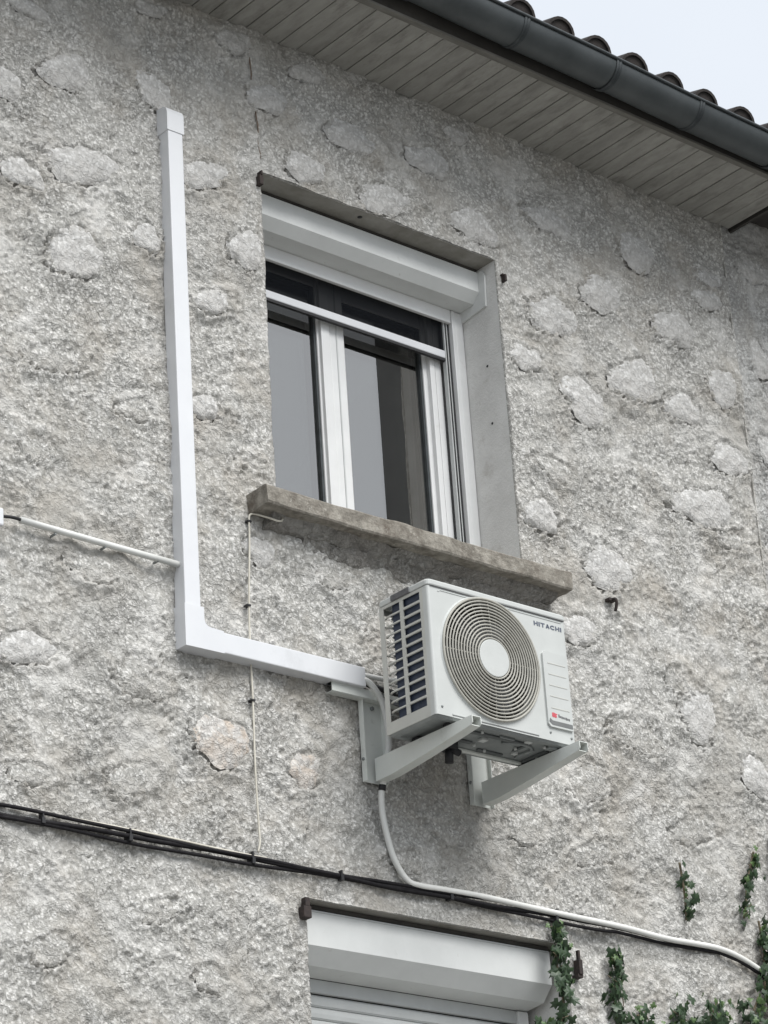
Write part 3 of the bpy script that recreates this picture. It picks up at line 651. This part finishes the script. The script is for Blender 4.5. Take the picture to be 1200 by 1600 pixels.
# lid
ld = MB()
def rr_ring(x0, x1, y0, y1, r, z, n=5):
    pts = []
    for (cx, cy, a0) in ((x1 - r, y0 + r, -math.pi / 2), (x1 - r, y1 - r, 0), (x0 + r, y1 - r, math.pi / 2), (x0 + r, y0 + r, math.pi)):
        for k in range(n + 1): a = a0 + math.pi / 2 * k / n; pts.append((cx + r * math.cos(a), cy + r * math.sin(a), z))
    return pts
rings = [rr_ring(ax0 - .002, ax1 + .002, ay0 - .004, ay1 + .001, .018, az1 - .024), rr_ring(ax0 - .004, ax1 + .004, ay0 - .006, ay1 + .003, .02, az1 - .02),
         rr_ring(ax0 - .004, ax1 + .004, ay0 - .006, ay1 + .003, .02, az1 - .006), rr_ring(ax0, ax1, ay0 - .002, ay1, .02, az1), rr_ring(ax0 + .02, ax1 - .02, ay0 + .02, ay1 - .02, .01, az1 + .003)]
n = len(rings[0]); v = sum(rings, []); f = [(a * n + k, a * n + (k + 1) % n, (a + 1) * n + (k + 1) % n, (a + 1) * n + k) for a in range(4) for k in range(n)]
f.append(tuple(range(4 * n, 5 * n))); f.append(tuple(range(n))[::-1]); ld.add(v, f); ld.build('lid', M['casing'], ac)
MB().tube([(ax0 + .012, ay0 - .003, az1 - .0265), (ax1 - .012, ay0 - .003, az1 - .0265)], .0016, 5).build('lid_joint', M['print_grey'], ac)
# pressed mouldings of the front
em = MB(); em.prism([(-.775, .509), (-.765, .5155), (-.125, .5155), (-.125, .5125), (-.762, .5125), (-.771, .506)], 'y', ay0 - .0022, ay0 + .001)
em.prism([(-.745, .012), (-.30, .012), (-.30, .016), (-.745, .016)], 'y', ay0 - .0015, ay0 + .001); em.build('pressed_edge', M['casing'], ac)
MB().box(-.745, -.300, ay0 - .0012, ay0 + .001, .0078, .0105).build('pressed_groove', M['handle'], ac)
# service cover
sv = MB(); sx0, sx1, sz0, sz1 = -.250, -.118, .058, .372
sv.prism([(sx0 + .012, sz0), (sx1, sz0), (sx1, sz1), (sx0 + .012, sz1), (sx0, sz1 - .012), (sx0, sz0 + .012)], 'y', ay0 - .009, ay0 + .001)
sv = sv.build('service_cover', M['casing'], ac)
for z in (.322, .276, .230, .184, .135):
    MB().box(sx0 + .022, sx1 - .014, ay0 - .0103, ay0 - .0085, z, z + .0035).build('louvre_line', M['casing_side'], sv)
hd = MB(); hd.prism([(sx0 + .004, .078), (sx0 + .020, .066), (sx1 - .004, .066), (sx1 - .002, .070), (sx1 - .004, .0835), (sx0 + .022, .0835), (sx0 + .010, .092)], 'y', ay0 - .0102, ay0 - .008)
hd.build('handle_recess', M['handle'], sv)
em = MB(); ex, ez, ey = -.228, .098, ay0 - .0098
em.prism([(ex, ez + .002), (ex + .007, ez), (ex + .012, ez + .001), (ex + .020, ez - .001), (ex + .026, ez + .004), (ex + .022, ez + .010), (ex + .030, ez + .016), (ex + .016, ez + .018), (ex + .008, ez + .020), (ex, ez + .018)], 'y', ey, ey + .002)
em.build('red_emblem', M['print_red'], sv)
em = MB()
for k, (hh, dz) in enumerate(((.011, .003), (.006, .003), (.008, .001), (.006, .002), (.006, .002), (.009, 0), (.006, .001), (.007, .0))):
    em.box(ex + .034 + .0078 * k, ex + .0398 + .0078 * k, ey, ey + .002, ez + .001 + dz - .0003 * k, ez + .003 + dz + hh - .0003 * k)
em.build('small_print', M['print_grey'], sv)
# maker's lettering
def letters(word, x0, z0, h, wch, gap, st, y, m, parent, name='lettering'):
    L_ = MB(); x = x0
    def bar(ax_, az_, bx_, bz_, t):
        d = Vector((bx_ - ax_, bz_ - az_)); nrm = Vector((-d.y, d.x)).normalized() * t / 2
        L_.prism([(ax_ + nrm.x, az_ + nrm.y), (bx_ + nrm.x, bz_ + nrm.y), (bx_ - nrm.x, bz_ - nrm.y), (ax_ - nrm.x, az_ - nrm.y)], 'y', y - .0006, y + .0004)
    for ch in word:
        w_ = st * 1.15 if ch == 'I' else wch
        t = st; hs = st * .72
        if ch == 'H': bar(x + t / 2, z0, x + t / 2, z0 + h, t); bar(x + w_ - t / 2, z0, x + w_ - t / 2, z0 + h, t); bar(x + t, z0 + h / 2, x + w_ - t, z0 + h / 2, hs)
        if ch == 'I': bar(x + w_ / 2, z0, x + w_ / 2, z0 + h, w_)
        if ch == 'T': bar(x, z0 + h - hs / 2, x + w_, z0 + h - hs / 2, hs); bar(x + w_ / 2, z0, x + w_ / 2, z0 + h - hs, t)
        if ch == 'A': bar(x + t / 2, z0, x + w_ / 2, z0 + h - .001, t * .9); bar(x + w_ - t / 2, z0, x + w_ / 2, z0 + h - .001, t * .9); bar(x + w_ * .28, z0 + h * .3, x + w_ * .72, z0 + h * .3, hs)
        if ch == 'C':
            cx_, cz_ = x + w_ * .55, z0 + h / 2; P_ = [(cx_ + w_ * .5 * math.cos(a), cz_ + (h - hs) * .5 * math.sin(a)) for a in np.linspace(.75, 2 * math.pi - .75, 12)]
            for p, q in zip(P_[:-1], P_[1:]): bar(p[0], p[1], q[0], q[1], t * .85)
        x += w_ + gap
    return L_.build(name, m, parent)
letters('HITACHI', -.2745, .4755, .0185, .0225, .0038, .0062, ay0 - .0005, M['logo'], ac)
for sxx, szz in ((-.236, .036), (-.795, .035), (-.475, .532), (-.125, .030)):
    MB().tube([(sxx, ay0 - .0025, szz), (sxx, ay0 + .001, szz)], .005, 8).build('screw', M['pan'], ac)
# dark inside, fan, motor
iv = MB(); iv.add([(CX + (FRR - .004) * math.cos(2 * math.pi * k / 48), ay0 + .05, CZ + (FRR - .004) * math.sin(2 * math.pi * k / 48)) for k in range(48)] + [(CX, ay0 + .16, CZ)] +
       [(CX + (FRR - .004) * math.cos(2 * math.pi * k / 48), ay0 + .155, CZ + (FRR - .004) * math.sin(2 * math.pi * k / 48)) for k in range(48)],
       [(k, (k + 1) % 48, 49 + (k + 1) % 48, 49 + k) for k in range(48)] + [(49 + k, 49 + (k + 1) % 48, 48) for k in range(48)])
iv.build('fan_shroud', M['void'], ac)
fan = MB()
for b in range(3):
    a0 = b * 2 * math.pi / 3 + .9; v = []; nr, nt_ = 6, 8
    for i in range(nr):
        rr = .06 + (.215 - .06) * i / (nr - 1)
        for j in range(nt_):
            tt = j / (nt_ - 1); a = a0 + (-.35 + 1.25 * tt) * (1 - .25 * i / nr) + .35 * i / nr; v.append((CX + rr * math.cos(a), ay0 + .040 + .07 * tt, CZ + rr * math.sin(a)))
    fan.add(v, [(i * nt_ + j, i * nt_ + j + 1, (i + 1) * nt_ + j + 1, (i + 1) * nt_ + j) for i in range(nr - 1) for j in range(nt_ - 1)], True)
fan.tube([(CX, ay0 + .03, CZ), (CX, ay0 + .13, CZ)], .06, 20); fan.build('fan', M['blade'], ac)
# fan guard: rings, ribs, hub disc
fg = MB(); fg.tube([(CX + (FRR + .001) * math.cos(a), ay0 - .008, CZ + (FRR + .001) * math.sin(a)) for a in np.linspace(0, 2 * math.pi, 97)[:-1]], .0058, 6, closed=True)
fg = fg.build('fan_guard', M['ring'], ac)
NRG = 12
for k in range(NRG):
    rr = .082 + (FRR - .012 - .082) * k / (NRG - 1) + .0; dome = -.011 - .010 * (1 - (rr / FRR) ** 2)
    MB().tube([(CX + rr * math.cos(a), ay0 + dome, CZ + rr * math.sin(a)) for a in np.linspace(0, 2 * math.pi, 73)[:-1]], .0037, 6, closed=True).build('ring', M['ring'], fg)
for k in range(32):
    a = 2 * math.pi * k / 32; big = k % 8 == 0
    pts = [(CX + rr * math.cos(a + .35 * (rr - .08) * 0), ay0 - .007 - .010 * (1 - (rr / FRR) ** 2), CZ + rr * math.sin(a)) for rr in (.07, .11, .15, .20, FRR)]
    MB().tube(pts, (.0028 if big else .0015), 5).build('rib', M['ring'], fg)
hb = MB(); v = []; 
prf = [(0, -.024), (.0735, -.024), (.0755, -.0235), (.0765, -.021), (.0765, -.014)]
for (rr, yy) in prf[1:]: v += [(CX + rr * math.cos(2 * math.pi * k / 40), ay0 + yy, CZ + rr * math.sin(2 * math.pi * k / 40)) for k in range(40)]
f = [(a * 40 + k, a * 40 + (k + 1) % 40, (a + 1) * 40 + (k + 1) % 40, (a + 1) * 40 + k) for a in range(3) for k in range(40)] + [tuple(range(40))]
hb.add(v, f); hb.build('hub_disc', M['casing'], fg)
# left side: open cage
sd_ = MB(); t = .004; X0 = ax0; yF, yB = ay0 + .03, ay1
zlo, zhi = .048, .512; c1a, c1b = -.458, -.362; c2a, c2b = -.342, -.246
sd_.box(X0, X0 + t, yF, c1a, az0 + .002, az1 - .026); sd_.box(X0, X0 + t, c2b, yB, az0 + .002, az1 - .026)
sd_.box(X0, X0 + t, c1a, c2b, az0 + .002, zlo); sd_.box(X0, X0 + t, c1a, c2b, zhi, az1 - .026)
sd_.box(X0 - .001, X0 + t, c1b, c2a, zlo, zhi)
side = sd_.build('side_panel', M['casing_side'], ac)
NS = 12; ps = (zhi - zlo) / NS
s1 = MB().box(X0 - .0015, X0 + .006, c1a, c1b, -.0048, .0048, .001).mesh('slat', M['casing_side'])
s2 = MB(); P2 = [(X0 + .002, c2a, 0), (X0 + .002, -.27, 0), (X0 + .006, -.258, 0), (X0 + .012, c2b, 0)]; s2.tube(P2, .0044, 6); s2 = s2.mesh('slat', M['casing_side'])
for k in range(1, NS):
    obj('slat', s1, side, (0, 0, zlo + ps * k)); obj('slat', s2, side, (0, 0, zlo + ps * k))
MB().box(X0 - .009, X0 + .010, -.408, -.300, az1 - .026, az1 - .001, .003).build('grip_recess', M['print_grey'], ac)
# coil: L-shaped, set in from the open rear corner
MB().box(ax0 + .012, ax0 + .030, ay0 + .035, -.286, az0 + .012, az1 - .03).box(ax0 + .030, ax1 - .16, -.304, -.286, az0 + .012, az1 - .03).build('coil', M['coil'], ac)
for k in range(13):
    MB().tube([(ax0 + .010, -.286, .045 + .038 * k), (ax0 + .014, -.276, .045 + .038 * k), (ax0 + .03, -.274, .045 + .038 * k)], .003, 5).build('coil_bend', M['pan'], ac)
MB().box(ax0 + .035, ax1 - .002, ay0 + .165, -.308, az0 + .012, az1 - .03).build('inner_wall', M['void'], ac)
# rear guard wires and rear posts
rg = MB(); rg.box(ax1 - .17, ax1, ay1 - .003, ay1, az0 + .002, az1 - .026); rg.box(ax1 - .004, ax1, yF, ay1 - .003, az0 + .002, az1 - .026); rg.box(ax0 + .004, ax0 + .022, ay1 - .004, ay1, az0 + .002, az1 - .026)
rg.box(ax0 + .022, ax1 - .17, ay1 - .004, ay1, az1 - .05, az1 - .026); rg.build('rear_panel', M['casing_side'], ac)
for k in range(4): MB().tube([(ax0 + .02, ay1 - .006, .09 + .12 * k), (ax1 - .17, ay1 - .006, .09 + .12 * k)], .0022, 5).build('guard_wire', M['casing_side'], ac)
# base pan seen from below
bpn = MB()
r0 = rr_ring(ax0 + .001, ax1 - .001, ay0 + .002, ay1 - .002, .014, az0 + .004); r1 = rr_ring(ax0 + .012, ax1 - .012, ay0 + .012, ay1 - .012, .010, az0 - .006); r2 = rr_ring(ax0 + .035, ax1 - .035, ay0 + .035, ay1 - .03, .008, az0 - .006)
r3 = rr_ring(ax0 + .04, ax1 - .04, ay0 + .04, ay1 - .035, .008, az0 + .0015)
n = len(r0); bpn.add(r0 + r1 + r2 + r3, [(a * n + k, a * n + (k + 1) % n, (a + 1) * n + (k + 1) % n, (a + 1) * n + k) for a in range(3) for k in range(n)] + [tuple(range(3 * n, 4 * n))])
bpn = bpn.build('base_pan', M['pan'], ac)
for q in ((-.62, -.30, -.44, -.418), (-.60, -.50, -.345, -.325), (-.30, -.285, -.44, -.35), (-.43, -.30, -.30, -.285)):
    MB().box(q[0], q[1], q[2], q[3], -.006, .002, .002).build('pan_rib', M['pan_dark'], bpn)
pts = smooth_path([(-.40, -.40, -.004), (-.34, -.425, -.004), (-.27, -.42, -.004), (-.235, -.38, -.004), (-.25, -.32, -.004)], 5)
MB().tube(pts, .006, 6).build('pan_bead', M['pan'], bpn)
MB().box(-.68, -.13, -.268, -.250, -.0105, .0, .002).build('foot_rail', M['bracket'], bpn)
MB().box(-.215, -.135, -.47, -.44, -.013, -.001, .002).build('foot_rail', M['pan'], bpn)
for q, mt in (((-.50, -.47, -.40, -.372), 'casing'), ((-.455, -.38, -.455, -.447), 'pan'), ((-.33, -.30, -.47, -.45), 'casing'), ((-.245, -.225, -.40, -.30), 'pan'), ((-.285, -.262, -.345, -.325), 'casing'), ((-.185, -.165, -.42, -.28), 'pan_dark'), ((-.66, -.64, -.42, -.30), 'pan_dark')):
    MB().box(q[0], q[1], q[2], q[3], -.009, .002, .002).build('pan_fitting', M[mt], bpn)
for q in ((-.55, -.455), (-.40, -.30), (-.31, -.38), (-.22, -.45), (-.17, -.35), (-.48, -.33)):
    MB().tube([(q[0], q[1], .001), (q[0], q[1], -.011)], .006, 8).build('pan_screw', M['casing'], bpn)
nz = MB(); nz.tube([(-.575, -.29, -.004), (-.575, -.29, -.030)], .036, 12); nz.tube([(-.575, -.29, -.028), (-.575, -.285, -.082)], .017, 10); nz.tube([(-.575, -.29, -.022), (-.53, -.30, -.040)], .014, 8)
nz.build('drain_nozzle', M['rubber'], ac)

# ------------------------------------------------------------------ pipes between trunking and unit
def tube_thing(name, pts, r, m, label, cat, n=8, sm=8, group=None):
    t = MB(); t.tube(smooth_path(pts, sm), r, n); return tag(t.build(name, m), label, cat, group)
tube_thing('refrigerant_pipe', [(-.79, -.038, .322), (-.74, -.045, .320), (-.66, -.07, .312), (-.62, -.12, .305), (-.60, -.20, .30), (-.60, -.25, .30)], .011, M['cable_white'], 'white insulated pipe leaving the trunking towards the back of the unit', 'pipe')
tube_thing('insulated_pipe', [(-.79, -.030, .298), (-.74, -.036, .288), (-.67, -.06, .268), (-.62, -.10, .25), (-.60, -.20, .235), (-.60, -.25, .235)], .012, M['rubber'], 'black insulated pipe below the white pipe behind the unit', 'pipe')
tube_thing('copper_line', [(-.79, -.022, .282), (-.73, -.028, .262), (-.66, -.05, .235), (-.62, -.10, .20), (-.60, -.20, .19)], .007, M['print_grey'], 'thin dark pipe lowest of the three behind the unit', 'pipe')

# ------------------------------------------------------------------ wires on the wall
Y_ = -.020
wh = tube_thing('supply_cable', [(-.79, -.045, .300), (-.765, -.058, .290), (-.735, -.064, .262), (-.700, -.062, .215), (-.675, -.055, .13), (-.672, -.050, .04), (-.690, -.050, -.03), (-.702, -.045, -.10), (-.706, -.032, -.14), (-.704, -.026, -.22), (-.685, -.024, -.32), (-.655, -.024, -.41), (-.60, -.026, -.480), (-.54, -.030, -.494),
      (-.42, -.030, -.492), (-.21, -.030, -.490), (.0, -.032, -.497), (.25, -.032, -.503), (.54, -.032, -.508), (.80, -.032, -.522), (.97, -.030, -.520), (1.12, -.030, -.522), (1.25, -.028, -.545), (1.38, -.026, -.59), (1.50, -.026, -.65), (1.66, -.026, -.74)],
      .0125, M['cable_white'], 'thick white cable looping down from the outdoor unit, then off along the wires', 'cable')
s_ = MB(); s_.tube([(-.7045, -.038, -.118), (-.7055, -.034, -.140)], .0145, 8); s_.build('cable_sleeve', M['rubber'], wh, None)
def wav(x, a, b, c): return a * math.sin(x * 3.1 + b) + c * math.sin(x * 11.3 + b * 2)
def drop(x): return float(np.interp(x, [.5, .8, 1.12, 1.25, 1.38, 1.5, 1.66], [0, -.014, -.016, -.040, -.084, -.144, -.23]))
bl = thing('wire_bundle', (-1, -.02, -.51), 'bundle of thin black wires clipped across the wall above the lower window', 'wires')
for k, (r, dz, dy, a, b, c) in enumerate(((.0095, -.006, -.022, .006, 0, .002), (.0075, .004, -.026, .006, 1.7, .002), (.0075, -.017, -.019, .010, 3.6, .002))):
    pts = [(x, dy + .003 * math.sin(x * 7 + k), -.507 + dz + wav(x, a, b, c) * (1 if x < .5 else .5) + drop(x) + (.020 * max(0, (-1.75 - x)) if k == 1 else 0) - (.015 * max(0, -1.9 - x) if k == 2 else 0)) for x in np.arange(-5.9, 1.60, .06)]
    t = MB(); t.tube(pts, r, 6); t.build('wire', M['cable_black'], bl)
t = MB(); t.tube([(x, -.022, -.494 + .017 * max(0, -1.55 - x) + .003 * math.sin(x * 6)) for x in np.arange(-5.9, -1.25, .06)], .0045, 6); t.build('wire', M['cable_old'], bl)
for x in (-2.27, -1.90, -1.35, -.93, -.38, .18):
    m = MB(); m.box(x - .007, x + .007, -.036, .0, -.526 - random.uniform(0, .01), -.505); m.box(x - .003, x + .003, -.034, -.010, -.505, -.489 + random.uniform(-.004, .006)); m.build('clip', M['rubber'], bl)
nw = thing('telephone_wire', (-1.31, -.02, -.47), 'thin yellowed wire running straight down from the window sill behind the trunking', 'wire')
t = MB(); pts = [(-1.15, -.058, .893), (-1.16, -.066, .878), (-1.18, -.066, .872), (-1.22, -.056, .880), (-1.262, -.024, .897), (-1.283, -.021, .888), (-1.287, -.02, .86)]
z = .82
while z > -.47: pts.append((-1.290 - .020 * sstep(.9, .2, z) + .003 * math.sin(z * 9), -.019 + .002 * math.sin(z * 5), z)); z -= .06
pts.append((-1.318, -.02, -.478)); t.tube(smooth_path(pts, 4), .0042, 6); t.build('wire', M['cable_old'], nw)
for z in (.862, .505, .118):
    MB().box(-1.318 if z < .8 else -1.296, -1.300 if z < .8 else -1.278, -.026, .0, z - .004, z + .004, .001).build('clip', M['rubber'], nw)
t = MB(); pts = [(-1.166 + (3.19 - z) * .070 + .004 * math.sin(z * 21) + .003 * math.sin(z * 47), -.006, z) for z in np.arange(3.185, 2.56, -.02)]
t.tube(pts, [.0022 + .0014 * math.sin(k * 1.3) ** 2 for k in range(len(pts))], 5)  # brown tube added to draw the crack as a dark line
tag(t.build('crack_line', M['crack_brown']), 'thin brown tube added as the dark line of the crack from the eaves to the upper window corner', 'wire')
et = thing('electrical_tube', (-1.65, -.02, .595), 'pale grey rigid tube running left from the trunking with a black wire end', 'tube')
t = MB(); t.tube([(-2.352, -.030, .606), (-2.1, -.030, .601), (-1.9, -.029, .598), (-1.635, -.030, .593)], .0125, 10); t.build('tube', M['tube'], et)
t = MB(); t.tube(smooth_path([(-2.34, -.03, .606), (-2.37, -.034, .606), (-2.395, -.036, .604), (-2.43, -.034, .600)], 4), .007, 6); t.build('wire', M['rubber'], et)
for x in (-2.20, -1.98, -1.74):
    MB().box(x - .004, x + .004, -.034, .0, .582, .590, .002).build('clip', M['pan'], et)
jb = MB(); jb.box(-2.52, -2.433, -.05, .0, .555, .625, .006); tag(jb.build('junction_box', M['pvc']), 'small white junction box at the left edge beside the black wire', 'junction box')
# insulator with black drop wire at the far right
ins = thing('insulator', (1.535, 0, -.23), 'cream porcelain insulator with black wire at the right edge above the ivy', 'insulator')
v = MB(); v.tube([(1.545, -.02, -.225), (1.545, -.05, -.225), (1.545, -.06, -.225), (1.545, -.075, -.225)], [.022, .040, .040, .025], 14); v.build('porcelain_knob', M['glossy_white'], ins)
t = MB(); t.tube(smooth_path([(1.60, -.02, .12), (1.545, -.03, .02), (1.52, -.04, -.08), (1.498, -.045, -.17), (1.497, -.045, -.25), (1.53, -.045, -.30), (1.60, -.03, -.33)], 6), .010, 7); t.build('wire', M['cable_black'], ins)

# ------------------------------------------------------------------ ivy
def leaf_mesh(m, s=1.0):
    out = [(0, -.1), (.32, -.30), (.50, .02), (.30, .22), (.42, .62), (.12, .55), (0, 1.0), (-.12, .55), (-.42, .62), (-.30, .22), (-.50, .02), (-.32, -.30)]
    v = [(0, -.05, .18)] + [(x, .10 * abs(x) + .10 * max(0, z - .4), z) for x, z in out]
    b = MB(); b.add([tuple(c * s for c in p) for p in v], [(0, i + 1, (i + 1) % 12 + 1) for i in range(12)]); 
    me = bpy.data.meshes.new('leaf'); me.from_pydata(b.v, [], b.f); me.materials.append(m); me.update(); return me
LM = [leaf_mesh(M['leaf'], s) for s in (.028, .036, .043, .050)] + [leaf_mesh(M['leaf_young'], s) for s in (.022, .028)]
def ivy(label, stems, seed, dens=1.35, young=.12):
    r = random.Random(seed); base = stems[0][0]
    root = thing('ivy', (base[0], 0, base[1]), label, 'ivy', 'ivy climbing the wall at the lower right')
    st = MB()
    for path, wid, nlv in [(s[:-2], s[-2], s[-1]) for s in stems]:
        pts = smooth_path([(p[0], -.018, p[1]) for p in path], 6); st.tube(pts, .0055, 5)
        for q in range(0, len(pts) - 3, 4):
            st.tube(smooth_path([pts[q], pts[q] + Vector((r.uniform(-.4, .4) * wid, -.012, .25 * wid)), pts[q] + Vector((r.uniform(-.8, .8) * wid, -.02, .6 * wid))], 3), .0022, 4)
        for k in range(int(nlv * dens)):
            t_ = r.random() ** .9; p = pts[min(int(t_ * (len(pts) - 1)), len(pts) - 1)]
            w_ = wid * (1 - .55 * t_); x = p.x + r.gauss(0, .5) * w_; z = p.z + r.gauss(0, .5) * w_ * .8
            mesh = LM[r.randrange(4)] if r.random() > young + .35 * (t_ > .85) else LM[4 + r.randrange(2)]
            o = obj('leaf', mesh, root, (x, -.022 - abs(r.gauss(0, .022)), z))
            o.rotation_euler = (r.uniform(-.9, .35), r.uniform(0, 6.28) if r.random() < .35 else r.uniform(2.2, 4.1), r.uniform(-.6, .6))
    st.build('stem', M['stem'], root); return root
def P(*a): return list(a)
ivy('ivy strand hanging over the right end of the lower shutter box', [P((.17, -1.6), (.15, -1.1), (.165, -.95), (.19, -.85), (.175, -.75), (.165, -.68), (.185, -.61), (.155, -.555), .055, 95),
     P((.20, -1.3), (.12, -1.08), (.07, -.99), (.03, -.965), .05, 40)], 3)
ivy('dense ivy on the wall just right of the lower window, below the cable', [P((.52, -1.7), (.50, -1.2), (.50, -.95), (.475, -.82), (.50, -.70), (.475, -.63), .085, 90), P((.64, -1.5), (.62, -1.1), (.62, -.95), (.60, -.86), .17, 100)], 5)
ivy('broad middle ivy patch at the bottom edge between two others', [P((.80, -1.6), (.82, -1.1), (.86, -.92), (.84, -.80), .15, 100), P((1.05, -1.6), (1.05, -1.1), (1.0, -.92), (1.08, -.75), .15, 105)], 8)
ivy('ivy climbing the lower right corner of the wall beside the loose cable end', [P((1.30, -1.6), (1.28, -1.1), (1.27, -.85), (1.34, -.70), .16, 105), P((1.45, -1.2), (1.42, -.85), (1.39, -.65), (1.41, -.50), (1.40, -.36), .085, 95)], 21)
ivy('small ivy sprig on pale render near the right edge', [P((1.31, -.36), (1.33, -.30), (1.356, -.2), (1.39, -.12), (1.42, -.05), .042, 30)], 13, young=.2)
ivy('tiny ivy tip above the white cable left of the sprig', [P((.95, -.42), (.955, -.30), (.945, -.17), .030, 12)], 17, young=.2)

# ------------------------------------------------------------------ house across the street (seen mirrored in the panes)
hx = thing('opposite_house', (16, -9, GZ), 'tall plain grey house across the street mirrored in the window panes', 'house')
HXA, HYA = 12.0, -4.3
b = MB(); b.box(HXA, HXA + 9, HYA - 9, HYA, GZ, 14.0); b.build('wall', M['facade'], hx)
b = MB(); b.prism([(HYA - 9.4, 14.0), (HYA + .4, 14.0), (HYA - 4.5, 16.2)], 'x', HXA - .4, HXA + 9.4); b.build('roof', M['darkroof'], hx)
for zz in (-3.4, -.2, 3.0, 6.2):
    for xx in (1.2, 4.2, 7.0):
        MB().box(HXA - .03, HXA, HYA - xx - 1.1, HYA - xx, zz, zz + 1.5).build('window', M['slat'], hx)
